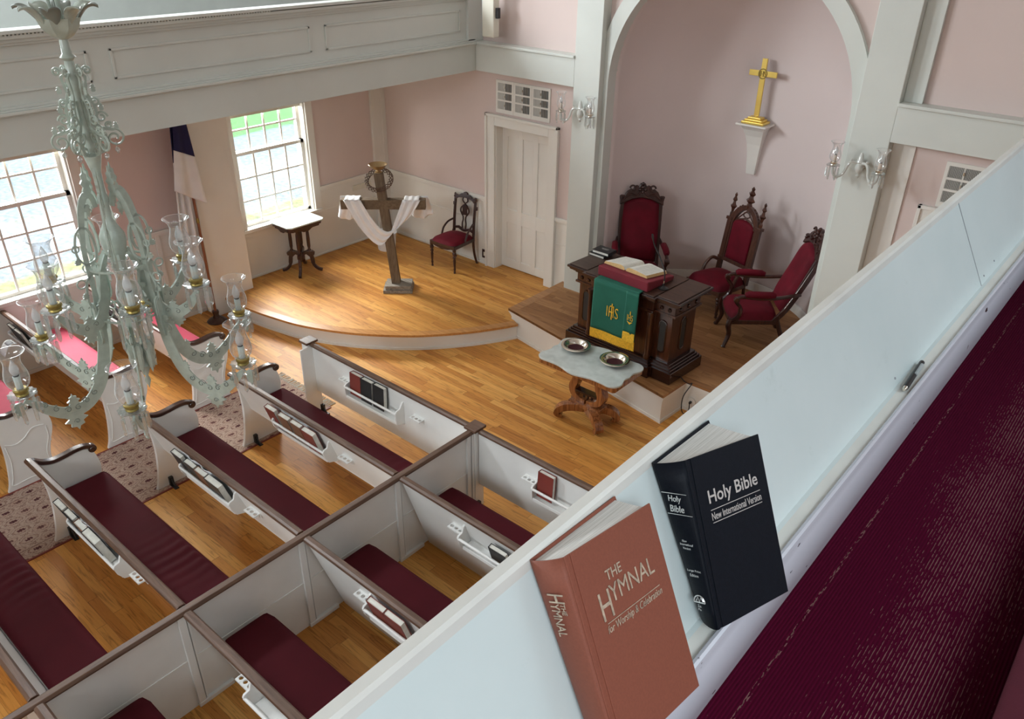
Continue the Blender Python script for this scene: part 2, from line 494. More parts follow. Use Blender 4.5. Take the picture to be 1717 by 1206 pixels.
def mk_ground():
    mt, t, b = nt('street_ground')
    tc = N(t, 'ShaderNodeTexCoord')
    sx = N(t, 'ShaderNodeSeparateXYZ')
    t.links.new(tc.outputs['Object'], sx.inputs[0])
    n1 = N(t, 'ShaderNodeTexNoise', Scale=1.1, Detail=6.0, Roughness=0.7)
    t.links.new(tc.outputs['Object'], n1.inputs['Vector'])
    a = N(t, 'ShaderNodeMath', operation='MULTIPLY_ADD')
    t.links.new(n1.outputs[0], a.inputs[0])
    a.inputs[1].default_value = 0.9
    t.links.new(sx.outputs[0], a.inputs[2])
    yg = N(t, 'ShaderNodeMath', operation='LESS_THAN')
    t.links.new(sx.outputs[1], yg.inputs[0])
    yg.inputs[1].default_value = 10.5
    mr = N(t, 'ShaderNodeMapRange')
    mr.inputs['From Min'].default_value = -24.0
    mr.inputs['From Max'].default_value = -12.0
    t.links.new(a.outputs[0], mr.inputs['Value'])
    r = ramp(t, mr.outputs[0], [(0.0, (0.06, 0.17, 0.03)), (0.27, (0.075, 0.21, 0.04)), (0.29, (0.17, 0.19, 0.205)), (0.50, (0.19, 0.21, 0.225)),
                                (0.52, (0.23, 0.215, 0.16)), (0.56, (0.24, 0.255, 0.26)), (0.76, (0.20, 0.22, 0.235)), (0.785, (0.24, 0.23, 0.08)), (0.81, (0.22, 0.21, 0.09)), (0.83, (0.22, 0.235, 0.24))])
    n2 = N(t, 'ShaderNodeTexNoise', Scale=9.0, Detail=4.0)
    t.links.new(tc.outputs['Object'], n2.inputs['Vector'])
    g = ramp(t, n2.outputs[0], [(0.35, (0.6, 0.6, 0.6)), (0.65, (1.3, 1.3, 1.3))])
    far = N(t, 'ShaderNodeMath', operation='LESS_THAN')
    t.links.new(mr.outputs[0], far.inputs[0])
    far.inputs[1].default_value = 0.29
    both = N(t, 'ShaderNodeMath', operation='MULTIPLY')
    t.links.new(far.outputs[0], both.inputs[0])
    t.links.new(yg.outputs[0], both.inputs[1])
    rr = mixc(t, both.outputs[0], r.outputs[0], (0.17, 0.195, 0.215))
    c1 = mixc(t, 0.8, rr, g.outputs[0], 'MULTIPLY')
    t.links.new(c1, b.inputs['Base Color'])
    b.inputs['Roughness'].default_value = 0.9
    MATS['street_ground'] = mt


def mk_louvre(name, dark_bits):
    mt, t, b = nt(name)
    tc = N(t, 'ShaderNodeTexCoord')
    sx = N(t, 'ShaderNodeSeparateXYZ')
    t.links.new(tc.outputs['Object'], sx.inputs[0])
    n1 = N(t, 'ShaderNodeTexWhiteNoise', noise_dimensions='1D')
    dv = N(t, 'ShaderNodeMath', operation='MULTIPLY')
    t.links.new(sx.outputs[0], dv.inputs[0])
    dv.inputs[1].default_value = 90
    fl = N(t, 'ShaderNodeMath', operation='FLOOR')
    t.links.new(dv.outputs[0], fl.inputs[0])
    t.links.new(fl.outputs[0], n1.inputs['W'])
    if dark_bits:
        r = ramp(t, n1.outputs['Value'], [(0.0, (0.02, 0.02, 0.02)), (0.4, (0.03, 0.07, 0.10)), (0.7, (0.16, 0.07, 0.02)), (1.0, (0.05, 0.03, 0.02))])
    else:
        r = ramp(t, n1.outputs['Value'], [(0.0, (0.25, 0.24, 0.22)), (1.0, (0.36, 0.35, 0.33))])
    t.links.new(r.outputs[0], b.inputs['Base Color'])
    MATS[name] = mt


mk_rug(); mk_carpet(); mk_parapet(); mk_chipped(); mk_ground(); mk_louvre('louvre_grey', False); mk_louvre('louvre_dark', True)


# ------------------------------------------------------------------ mesh helpers
class MB:
    def __init__(s):
        s.bm = bmesh.new()

    def box(s, x0, x1, y0, y1, z0, z1, M=None, bev=0.0):
        vs = [(x, y, z) for x in (x0, x1) for y in (y0, y1) for z in (z0, z1)]
        s.hexa([vs[0], vs[4], vs[6], vs[2], vs[1], vs[5], vs[7], vs[3]], M)
        return s

    def hexa(s, p, M=None):
        """p: 4 bottom corners ccw seen from above, then 4 top corners"""
        v = [s.bm.verts.new((M @ Vector(q)) if M else Vector(q)) for q in p]
        for f in ((3, 2, 1, 0), (4, 5, 6, 7), (0, 1, 5, 4), (1, 2, 6, 5), (2, 3, 7, 6), (3, 0, 4, 7)):
            try:
                s.bm.faces.new([v[i] for i in f])
            except ValueError:
                pass
        return s

    def tube(s, pts, rad, seg=8, M=None, cap=True, closed=False):
        pts = [Vector(p) for p in pts]
        n = len(pts)
        rads = [rad] * n if isinstance(rad, (int, float)) else list(rad)
        rings = []
        up = None
        for i, p in enumerate(pts):
            if closed:
                d = pts[(i + 1) % n] - pts[i - 1]
            else:
                d = pts[min(i + 1, n - 1)] - pts[max(i - 1, 0)]
            if d.length < 1e-9:
                d = Vector((0, 0, 1))
            d.normalize()
            if up is None:
                a = Vector((0, 0, 1)) if abs(d.z) < 0.9 else Vector((1, 0, 0))
                up = (a - d * a.dot(d)).normalized()
            else:
                up = (up - d * up.dot(d))
                if up.length < 1e-6:
                    up = d.orthogonal()
                up.normalize()
            sd = d.cross(up)
            ring = []
            for k in range(seg):
                a = 2 * PI * k / seg
                q = p + (up * math.cos(a) + sd * math.sin(a)) * rads[i]
                ring.append(s.bm.verts.new((M @ q) if M else q))
            rings.append(ring)
        cnt = n if closed else n - 1
        for i in range(cnt):
            a, b = rings[i], rings[(i + 1) % n]
            for k in range(seg):
                k2 = (k + 1) % seg
                s.bm.faces.new([a[k], a[k2], b[k2], b[k]])
        if cap and not closed:
            s.bm.faces.new(rings[0][::-1])
            s.bm.faces.new(rings[-1])
        return s

    def lathe(s, prof, seg=16, M=None, cap=True, lobes=0, amp=0.0):
        rings = []
        for r, z in prof:
            ring = []
            for k in range(seg):
                a = 2 * PI * k / seg
                rr = max(r, 1e-4) * (1 + amp * math.cos(lobes * a))
                q = Vector((rr * math.cos(a), rr * math.sin(a), z))
                ring.append(s.bm.verts.new((M @ q) if M else q))
            rings.append(ring)
        for a, b in zip(rings, rings[1:]):
            for k in range(seg):
                k2 = (k + 1) % seg
                s.bm.faces.new([a[k], a[k2], b[k2], b[k]])
        if cap:
            s.bm.faces.new(rings[0][::-1])
            s.bm.faces.new(rings[-1])
        return s

    def prism(s, poly, t0, t1, axis='z', M=None):
        """poly 2d; extruded between t0 and t1 along axis (x: poly=(y,z), y: poly=(x,z), z: poly=(x,y))"""
        def P(p, t):
            if axis == 'x':
                q = Vector((t, p[0], p[1]))
            elif axis == 'y':
                q = Vector((p[0], t, p[1]))
            else:
                q = Vector((p[0], p[1], t))
            return (M @ q) if M else q
        a = [s.bm.verts.new(P(p, t0)) for p in poly]
        b = [s.bm.verts.new(P(p, t1)) for p in poly]
        n = len(poly)
        fs = [s.bm.faces.new(a[::-1]), s.bm.faces.new(b)]
        for i in range(n):
            fs.append(s.bm.faces.new([a[i], a[(i + 1) % n], b[(i + 1) % n], b[i]]))
        return s

    def ribbon(s, path, widths, t0, t1, axis='x', M=None):
        """flat plate following a 2-D path, with width per point"""
        n = len(path)
        L, Rr = [], []
        for i in range(n):
            p = Vector(path[i])
            d = Vector(path[min(i + 1, n - 1)]) - Vector(path[max(i - 1, 0)])
            d.normalize()
            nn = Vector((-d.y, d.x))
            wd = widths if isinstance(widths, (int, float)) else widths[i]
            L.append(p + nn * wd / 2)
            Rr.append(p - nn * wd / 2)

        def P(p, t):
            if axis == 'x':
                q = Vector((t, p[0], p[1]))
            elif axis == 'y':
                q = Vector((p[0], t, p[1]))
            else:
                q = Vector((p[0], p[1], t))
            return (M @ q) if M else q
        cols = []
        for a, b in zip(L, Rr):
            cols.append([s.bm.verts.new(P(a, t0)), s.bm.verts.new(P(b, t0)), s.bm.verts.new(P(b, t1)), s.bm.verts.new(P(a, t1))])
        for u, v in zip(cols, cols[1:]):
            for k in range(4):
                k2 = (k + 1) % 4
                s.bm.faces.new([u[k], u[k2], v[k2], v[k]])
        s.bm.faces.new(cols[0][::-1])
        s.bm.faces.new(cols[-1])
        return s

    def grid(s, f, nu, nv, M=None, thick=0.0):
        vs = [[s.bm.verts.new((M @ Vector(f(i / nu, j / nv))) if M else Vector(f(i / nu, j / nv))) for j in range(nv + 1)] for i in range(nu + 1)]
        for i in range(nu):
            for j in range(nv):
                s.bm.faces.new([vs[i][j], vs[i + 1][j], vs[i + 1][j + 1], vs[i][j + 1]])
        return s

    def sphere(s, c, r, seg=12, M=None, sz=1.0):
        prof = [(r * math.sin(PI * i / 8), -r * sz * math.cos(PI * i / 8)) for i in range(9)]
        T = Matrix.Translation(Vector(c))
        return s.lathe(prof, seg, (M @ T) if M else T)

    def build(s, name, mat, parent=None, smooth=False, bev=0.0, seg=2, sub=0, solid=0.0, wn=True):
        bmesh.ops.recalc_face_normals(s.bm, faces=s.bm.faces)
        me = bpy.data.meshes.new(name)
        s.bm.to_mesh(me)
        s.bm.free()
        me.materials.append(MATS[mat])
        if smooth:
            me.polygons.foreach_set('use_smooth', [True] * len(me.polygons))
            try:
                me.set_sharp_from_angle(angle=math.radians(40))
            except Exception:
                pass
        o = bpy.data.objects.new(name, me)
        C.objects.link(o)
        if parent is not None:
            o.parent = parent
        if solid:
            md = o.modifiers.new('solid', 'SOLIDIFY')
            md.thickness = solid
            md.offset = 0
        if bev:
            md = o.modifiers.new('bevel', 'BEVEL')
            md.width = bev
            md.segments = seg
            md.limit_method = 'ANGLE'
            md.angle_limit = math.radians(40)
        if sub:
            md = o.modifiers.new('sub', 'SUBSURF')
            md.levels = sub
            md.render_levels = sub
        return o


def tag(o, label, cat, group=None):
    o['label'] = label
    o['category'] = cat
    if group:
        o['group'] = group
    return o


def thing(name, label, cat, loc=(0, 0, 0), rz=0.0, group=None):
    o = bpy.data.objects.new(name, None)
    o.empty_display_size = 0.1
    C.objects.link(o)
    o.location = loc
    o.rotation_euler = (0, 0, rz)
    return tag(o, label, cat, group)


def struct(o):
    o['kind'] = 'structure'
    return o


def plabel(o, s):
    o['label'] = s
    return o


def copy_tree(o, parent=None):
    c = o.copy()
    C.objects.link(c)
    c.parent = parent
    for ch in list(o.children):
        copy_tree(ch, c)
    return c


def wbox(name, mat, x0, x1, y0, y1, z0, z1, bev=0.0):
    return struct(MB().box(x0, x1, y0, y1, z0, z1).build(name, mat, bev=bev))


def spline(pts, n=6):
    """Catmull-Rom through points of any dimension"""
    pts = [Vector(p) for p in pts]
    out = []
    for i in range(len(pts) - 1):
        p0 = pts[max(i - 1, 0)]
        p1, p2 = pts[i], pts[i + 1]
        p3 = pts[min(i + 2, len(pts) - 1)]
        for k in range(n):
            t = k / n
            out.append(0.5 * ((2 * p1) + (p2 - p0) * t + (2 * p0 - 5 * p1 + 4 * p2 - p3) * t * t + (3 * p1 - p0 - 3 * p2 + p3) * t ** 3))
    out.append(pts[-1])
    return out


def text_mesh(name, body, mat, parent, origin, u, v, width=None, height=None, extrude=0.0004, align='LEFT', shear=0.0, offset=0.0, stretch=True):
    """letters as a mesh, laid in the plane (u, v) from origin (lower left of the text)"""
    cu = bpy.data.curves.new(name, 'FONT')
    cu.body = body
    cu.extrude = 0.02
    cu.align_x = 'LEFT'
    cu.shear = shear
    cu.offset = offset
    cu.space_line = 0.95
    cu.resolution_u = 3
    tmp = bpy.data.objects.new(name, cu)
    C.objects.link(tmp)
    dg = bpy.context.evaluated_depsgraph_get()
    me = bpy.data.meshes.new_from_object(tmp.evaluated_get(dg))
    bpy.data.objects.remove(tmp)
    xs = [p.co.x for p in me.vertices]
    ys = [p.co.y for p in me.vertices]
    x0, x1, y0, y1 = min(xs), max(xs), min(ys), max(ys)
    sx = (width / (x1 - x0)) if width else None
    sy = (height / (y1 - y0)) if height else None
    sx = sx or sy
    sy = sy or sx
    u = Vector(u).normalized()
    v = Vector(v).normalized()
    n = u.cross(v)
    o0 = Vector(origin)
    for p in me.vertices:
        a, b, c = p.co
        p.co = o0 + u * ((a - x0) * sx) + v * ((b - y0) * sy) + n * (extrude * (1 if c > 0 else -0.5))
    me.materials.clear()
    me.materials.append(MATS[mat])
    o = bpy.data.objects.new(name, me)
    C.objects.link(o)
    o.parent = parent
    return o


# ================================================================== THE ROOM
XL, YF = -9.57, 8.2            # left wall, front wall
XR, YB, ZC = 1.75, -6.0, 7.0
# ground outside, floor, ceiling
wbox('ground', 'street_ground', -40, -9.83, -14, 26, -1.1, -1.0)
wbox('floor', 'oak_floor', XL - 0.25, XR + 0.25, YB - 0.25, YF + 1.7, -0.12, 0.0)
wbox('ceiling', 'ceiling_paint', XL - 0.25, XR + 0.25, YB - 0.25, YF + 2.0, ZC, ZC + 0.1)
wbox('wall_rear', 'white_paint', XL - 0.25, XR + 0.25, YB - 0.25, YB, 0, ZC)
wbox('wall_right', 'pink_plaster', XR, XR + 0.25, YB, YF + 0.25, 0, ZC)

WIN = [(2.35, 3.51), (5.60, 6.76)]   # y ranges of the ground floor windows
WZ0, WZ1 = 0.95, 2.85


def wall_with_holes(name, mat, zr, ys, holes):
    """boxes of the left wall between z limits, leaving the window holes free"""
    mb = MB()
    z0, z1 = zr
    y = ys[0]
    for (a, b, h0, h1) in holes:
        mb.box(XL - 0.25, XL, y, a, z0, z1)
        if h0 > z0:
            mb.box(XL - 0.25, XL, a, b, z0, min(h0, z1))
        if h1 < z1:
            mb.box(XL - 0.25, XL, a, b, max(h1, z0), z1)
        y = b
    mb.box(XL - 0.25, XL, y, ys[1], z0, z1)
    return struct(mb.build(name, mat))


holes = [(a, b, WZ0, WZ1) for a, b in WIN]
wall_with_holes('wall_left_wainscot', 'white_paint', (0, 1.24), (YB, YF + 0.25), holes)
wall_with_holes('wall_left', 'pink_plaster', (1.24, 3.3), (YB, YF + 0.25), holes)
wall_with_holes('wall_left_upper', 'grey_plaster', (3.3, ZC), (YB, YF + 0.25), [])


def rail_run(name, axis, fixed, segs, z, mat='white_paint', d=0.035, h=0.05):
    mb = MB()
    for a, b in segs:
        if axis == 'y':
            mb.box(fixed, fixed + d, a, b, z - h / 2, z + h / 2)
            mb.box(fixed, fixed + d * 0.55, a, b, z - h, z - h / 2)
        else:
            mb.box(a, b, fixed - d, fixed, z - h / 2, z + h / 2)
            mb.box(a, b, fixed - d * 0.55, fixed, z - h, z - h / 2)
    return struct(mb.build(name, mat, bev=0.006))


CAS = 0.115
rail_run('trim_1', 'y', XL, [(YB, 2.35 - CAS), (3.51 + CAS, 4.80), (5.40, 5.6 - CAS), (6.76 + CAS, 7.95)], 1.25)
rail_run('trim_2', 'y', XL, [(YB, 4.80), (5.40, 8.2)], 0.90, d=0.008, h=0.012)
rail_run('trim_3', 'x', YF, [(XL, -7.44), (-6.20, -5.93)], 1.25)
rail_run('trim_4', 'x', YF, [(XL, -7.44), (-6.20, -5.93)], 0.90, d=0.008, h=0.012)
rail_run('baseboard_left', 'y', XL, [(5.40, 8.2)], 0.245, d=0.02, h=0.03)
rail_run('baseboard_left_low', 'y', XL, [(YB, 4.80)], 0.03, d=0.02, h=0.05)
rail_run('baseboard_front', 'x', YF, [(XL, -7.44), (-6.20, -6.05)], 0.245, d=0.02, h=0.03)

# windows of the left wall
for i, (a, b) in enumerate(WIN):
    fr = thing('window_%d' % (i + 1), 'white double hung sash window', 'window')
    del fr['label'], fr['category']
    fr['kind'] = 'structure'
    mb = MB()
    mb.box(XL, XL + 0.03, a - CAS, a, WZ0 - 0.02, WZ1 + 0.1)
    mb.box(XL, XL + 0.03, b, b + CAS, WZ0 - 0.02, WZ1 + 0.1)
    mb.box(XL, XL + 0.03, a, b, WZ1, WZ1 + 0.1)
    mb.box(XL - 0.24, XL, a, a + 0.02, WZ0, WZ1)
    mb.box(XL - 0.24, XL, b - 0.02, b, WZ0, WZ1)
    mb.build('window_frame', 'white_paint', fr, bev=0.004)
    MB().box(XL - 0.22, XL + 0.055, a - CAS, b + CAS, WZ0 - 0.045, WZ0 + 0.006).build('window_sill', 'white_paint', fr, bev=0.008)
    a2, b2 = a + 0.02, b - 0.02

    def sash(xs, z0, z1, rows, cols=4):
        mb = MB()
        t = 0.045
        mb.box(xs - 0.02, xs + 0.02, a2, b2, z0, z0 + t)
        mb.box(xs - 0.02, xs + 0.02, a2, b2, z1 - t, z1)
        mb.box(xs - 0.02, xs + 0.02, a2, a2 + t, z0, z1)
        mb.box(xs - 0.02, xs + 0.02, b2 - t, b2, z0, z1)
        for r in range(1, rows):
            z = z0 + t + (z1 - z0 - 2 * t) * r / rows
            mb.box(xs - 0.012, xs + 0.012, a2 + t, b2 - t, z - 0.012, z + 0.012)
        for c in range(1, cols):
            y = a2 + t + (b2 - a2 - 2 * t) * c / cols
            mb.box(xs - 0.011, xs + 0.011, y - 0.012, y + 0.012, z0 + t, z1 - t)
        s = mb.build('sash', 'white_paint', fr)
        MB().box(xs - 0.004, xs, a2 + t, b2 - t, z0 + t, z1 - t).build('pane', 'pane_glass', s)
    sash(XL - 0.09, WZ0, 1.98, 3)
    sash(XL - 0.135, 1.94, WZ1, 3)
    MB().box(XL - 0.075, XL - 0.06, a2, b2, 2.44, WZ1).build('roller_shade', 'cream_plastic', fr)

# pilaster beside the stage window, corner pilaster
wbox('trim_5', 'white_paint', XL, XL + 0.28, 4.80, 5.40, 0, 3.05, 0.006)
wbox('trim_6', 'white_paint', XL, XL + 0.045, 7.93, 8.2, 0.0, 3.05, 0.004)
wbox('trim_7', 'white_paint', XL, XL + 0.05, 8.12, 8.2, 0.0, 3.05, 0.004)
wbox('trim_8', 'white_paint', XL, XL + 0.03, 4.30, 4.36, 0.05, 1.25, 0.004)

# front wall with the door hole (left) and the niche hole (middle)
DX0, DX1, DZ1 = -7.28, -6.35, 2.31
mb = MB()
mb.box(XL, DX0, YF, YF + 0.25, 1.24, 3.3)
mb.box(DX1, -5.5, YF, YF + 0.25, 1.24, 3.3)
mb.box(DX0, DX1, YF, YF + 0.25, DZ1, 3.3)
mb.box(XL, -5.47, YF, YF + 0.25, 3.3, ZC)
struct(mb.build('wall_front', 'pink_plaster'))
mb = MB()
mb.box(XL, DX0, YF, YF + 0.25, 0, 1.24)
mb.box(DX1, -5.5, YF, YF + 0.25, 0, 1.24)
struct(mb.build('wall_front_wainscot', 'white_paint'))
mb = MB()
mb.box(-2.63, XR, YF, YF + 0.25, 1.24, ZC)
struct(mb.build('wall_front_right', 'pink_plaster'))
mb = MB()
mb.box(-2.63, XR, YF, YF + 0.25, 0, 1.24)
struct(mb.build('wall_front_right_wainscot', 'white_paint'))
# wall over the arch
NX, NR, NZ = -4.05, 1.42, 3.09
RH = NR + 0.02
poly = [(NX - NR - 0.05, NZ), (NX - NR - 0.05, ZC), (NX + NR + 0.05, ZC), (NX + NR + 0.05, NZ)]
arc = [(NX + RH * math.cos(PI * k / 40), NZ + RH * math.sin(PI * k / 40)) for k in range(0, 41)]
struct(MB().prism(poly + arc, YF + 0.001, YF + 0.12, 'y').build('wall_arch', 'pink_plaster'))
# archivolt band with its reveal, and the straight jambs under it
mb = MB()
a0 = [(NX + NR * math.cos(PI * k / 48), NZ + NR * math.sin(PI * k / 48)) for k in range(49)]
a0 = [(x, z) for x, z in a0]
a1 = [(NX + (NR + 0.165) * math.cos(PI * k / 48), NZ + (NR + 0.165) * math.sin(PI * k / 48)) for k in range(49)]
for k in range(48):
    mb.hexa([(a0[k][0], YF - 0.06, a0[k][1]), (a1[k][0], YF - 0.06, a1[k][1]), (a1[k][0], YF + 0.14, a1[k][1]), (a0[k][0], YF + 0.14, a0[k][1]),
             (a0[k + 1][0], YF - 0.06, a0[k + 1][1]), (a1[k + 1][0], YF - 0.06, a1[k + 1][1]), (a1[k + 1][0], YF + 0.14, a1[k + 1][1]), (a0[k + 1][0], YF + 0.14, a0[k + 1][1])])
struct(mb.build('trim_9', 'gallery_paint'))
wbox('trim_10', 'gallery_paint', -5.53, -5.47, YF - 0.06, YF + 0.14, 0.38, NZ)
wbox('trim_11', 'gallery_paint', -2.63, -2.56, YF - 0.06, YF + 0.14, 0.38, NZ)
# the half round niche and its half dome
mb = MB()
mb.grid(lambda u, v: (NX + NR * math.cos(PI * u), YF + 0.1 + NR * math.sin(PI * u), 0.3 + (NZ - 0.3) * v), 48, 6)
mb.grid(lambda u, v: (NX + NR * math.cos(PI * u) * math.cos(v * PI / 2), YF + 0.1 + NR * math.sin(PI * u) * math.cos(v * PI / 2), NZ + NR * math.sin(v * PI / 2)), 48, 16)
bmesh.ops.remove_doubles(mb.bm, verts=mb.bm.verts, dist=0.0005)
niche = mb.build('wall_niche', 'niche_plaster', smooth=True)
md = niche.modifiers.new('solid', 'SOLIDIFY')
md.thickness = 0.12
md.offset = 1
struct(niche)
mb = MB()
mb.grid(lambda u, v: (NX + (NR - 0.015) * math.cos(PI * u), YF + 0.1 + (NR - 0.015) * math.sin(PI * u), 0.38 + 0.12 * v), 40, 1)
struct(mb.build('baseboard_niche', 'white_paint', solid=0.02))
# great pillars
wbox('trim_12', 'gallery_paint', -5.90, -5.53, 8.05, YF + 0.02, 0.0, ZC, 0.006)
wbox('trim_13', 'gallery_paint', -2.56, -2.19, 8.05, YF + 0.02, 0.0, ZC, 0.006)
# belt under the upper front wall
wbox('trim_14', 'gallery_paint', -7.50, -5.90, 8.05, YF, 3.01, 3.34, 0.004)
wbox('trim_15', 'gallery_paint', -7.50, -5.90, 8.02, YF, 3.34, 3.37, 0.004)
wbox('trim_16', 'gallery_paint', -2.19, XR, 8.05, YF, 3.01, 3.34, 0.004)
wbox('trim_17', 'gallery_paint', -2.19, XR, 8.02, YF, 3.34, 3.37, 0.004)
wbox('trim_20', 'white_paint', -2.19, -1.98, YF - 0.02, YF, 0, 3.01, 0.003)
wbox('trim_21', 'gallery_paint', -2.19, -2.02, YF - 0.05, YF, 3.37, ZC, 0.003)

# left gallery: floor, front, panels, cornice
GX = -7.5
wbox('trim_18', 'gallery_paint', XL, GX - 0.021, YB, YF, 3.05, 3.30)
wbox('wall_gallery_left', 'gallery_paint', GX - 0.02, GX, YB, 8.05, 3.01, 3.33)
wbox('wall_gallery_left_front', 'gallery_paint', GX - 0.08, GX - 0.035, YB, YF, 3.33, 3.95)
mb = MB()
for k, (dx, z0, z1) in enumerate([(0.02, 3.325, 3.34), (0.045, 3.34, 3.365), (0.02, 3.365, 3.38)]):
    mb.box(GX - 0.04, GX + dx, YB, 8.05, z0, z1)
mb.box(GX - 0.04, GX, YB, 8.05, 3.38, 3.40)
struct(mb.build('trim_22', 'gallery_paint', bev=0.004))
mb = MB()
for (dx, z0, z1) in [(0.02, 3.86, 3.885), (0.045, 3.885, 3.915), (0.075, 3.915, 3.945), (0.10, 3.955, 3.985)]:
    mb.box(GX - 0.10, GX + dx - 0.03, YB, YF, z0, z1)
struct(mb.build('trim_23', 'gallery_paint', bev=0.004))
mb = MB()
y = YB
while y < 5.0:
    mb.box(GX + 0.02, GX + 0.055, y, y + 0.016, 3.944, 3.957)
    y += 0.03
struct(mb.build('trim_24', 'gallery_paint'))
# raised panels on the gallery front
mb = MB()
for (y0, y1) in [(-4.3, -1.8), (-1.6, 0.75), (0.95, 3.15), (3.35, 5.50), (5.70, 7.80)]:
    z0, z1 = 3.50, 3.76
    for (ya, yb, za, zb) in [(y0, y1, z0, z0 + 0.022), (y0, y1, z1 - 0.022, z1), (y0, y0 + 0.022, z0, z1), (y1 - 0.022, y1, z0, z1)]:
        mb.box(GX - 0.036, GX - 0.022, ya, yb, za, zb)
struct(mb.build('trim_25', 'gallery_paint', bev=0.003))
wbox('trim_26', 'gallery_paint', GX - 0.10, GX - 0.0, 7.92, YF, 3.37, 4.0, 0.004)

# the stage with its curved front
edge = [(XL, 4.98), (-9.15, 4.95), (-8.66, 4.99), (-8.30, 5.05), (-7.90, 5.14), (-7.435, 5.335), (-7.03, 5.575), (-6.57, 5.95), (-6.19, 6.41), (-5.95, 6.80), (-5.84, 7.02)]
es = [(p[0], p[1]) for p in spline(edge, 5)]


def offs(path, d):
    out = []
    for i, p in enumerate(path):
        a = Vector(path[max(i - 1, 0)])
        b = Vector(path[min(i + 1, len(path) - 1)])
        t = (b - a).normalized()
        out.append((p[0] - t.y * d, p[1] + t.x * d))
    return out


inner = offs(es, 0.045)
struct(MB().prism(inner + [(-5.84, YF), (DX1, YF), (DX1, YF + 0.2), (DX0, YF + 0.2), (DX0, YF), (XL, YF)], 0.0, 0.20, 'z').build('trim_27', 'white_paint'))
struct(MB().prism(offs(es, 0.115) + [(-5.9, YF), (DX1, YF), (DX1, YF + 0.2), (DX0, YF + 0.2), (DX0, YF), (XL, YF)], 0.198, 0.2255, 'z').build('floor_stage', 'oak_stage'))
mb = MB()
o1, o2 = es, offs(es, 0.12)
for k in range(len(es) - 1):
    mb.hexa([(*o1[k], 0.195), (*o1[k + 1], 0.195), (*o2[k + 1], 0.195), (*o2[k], 0.195),
             (*o1[k], 0.225), (*o1[k + 1], 0.225), (*o2[k + 1], 0.225), (*o2[k], 0.225)])
struct(mb.build('trim_28', 'nosing_oak'))
mb = MB()
b1, b2 = offs(es, 0.025), offs(es, 0.05)
for k in range(len(es) - 1):
    mb.hexa([(*b1[k], 0.0), (*b1[k + 1], 0.0), (*b2[k + 1], 0.0), (*b2[k], 0.0),
             (*b1[k], 0.03), (*b1[k + 1], 0.03), (*b2[k + 1], 0.03), (*b2[k], 0.03)])
struct(mb.build('baseboard_stage', 'white_paint'))

# the pulpit platform (its front runs a little askew)
PZ = 0.38
pf = [(-6.03, 7.05), (-3.41, 6.545), (-3.385, 6.985), (XR, 6.985)]
back = [(XR, YF + 0.1), (-2.63, YF + 0.1)] + [(NX + (NR - 0.002) * math.cos(PI * k / 30), YF + 0.1 + (NR - 0.002) * math.sin(PI * k / 30)) for k in range(31)] + [(-5.47, YF), (-6.03, YF)]
struct(MB().prism(pf + back, PZ - 0.03, PZ - 0.001, 'z').build('floor_platform', 'oak_platform'))
pin = [(-6.0, 7.08), (-3.44, 6.585), (-3.415, 7.015), (XR, 7.015), (XR, YF), (-6.0, YF)]
struct(MB().prism(pin, 0.0, PZ - 0.03, 'z').build('trim_29', 'white_paint'))
mb = MB()
for d, z0, z1 in [(0.028, PZ - 0.048, PZ - 0.031), (0.020, PZ - 0.066, PZ - 0.048), (0.013, PZ - 0.084, PZ - 0.066), (0.007, PZ - 0.105, PZ - 0.084), (0.012, 0.0, 0.035)]:
    q = [(-6.0 - d, 7.08 - d), (-3.44 + d, 6.585 - d), (-3.415 + d, 7.015 - d), (XR, 7.015 - d), (XR, 7.2), (-3.6, 7.2), (-3.6, 6.75), (-5.9, 7.2), (-5.9, YF), (-6.0 - d, YF)]
    mb.prism(q, z0, z1, 'z')
struct(mb.build('trim_30', 'white_paint'))
mb = MB()
mb.hexa([(-6.03, 7.05, PZ - 0.03), (-5.90, 7.03, PZ - 0.03), (-5.90, YF, PZ - 0.03), (-6.03, YF, PZ - 0.03), (-6.03, 7.05, PZ), (-5.90, 7.03, PZ), (-5.90, YF, PZ), (-6.03, YF, PZ)])
struct(mb.build('trim_31', 'border_oak'))
mb = MB()
mb.hexa([(-6.03, 7.05, PZ - 0.032), (-3.41, 6.545, PZ - 0.032), (-3.43, 6.64, PZ - 0.032), (-5.93, 7.13, PZ - 0.032), (-6.03, 7.05, PZ + 0.001), (-3.41, 6.545, PZ + 0.001), (-3.43, 6.64, PZ + 0.001), (-5.93, 7.13, PZ + 0.001)])
struct(mb.build('trim_32', 'border_oak'))

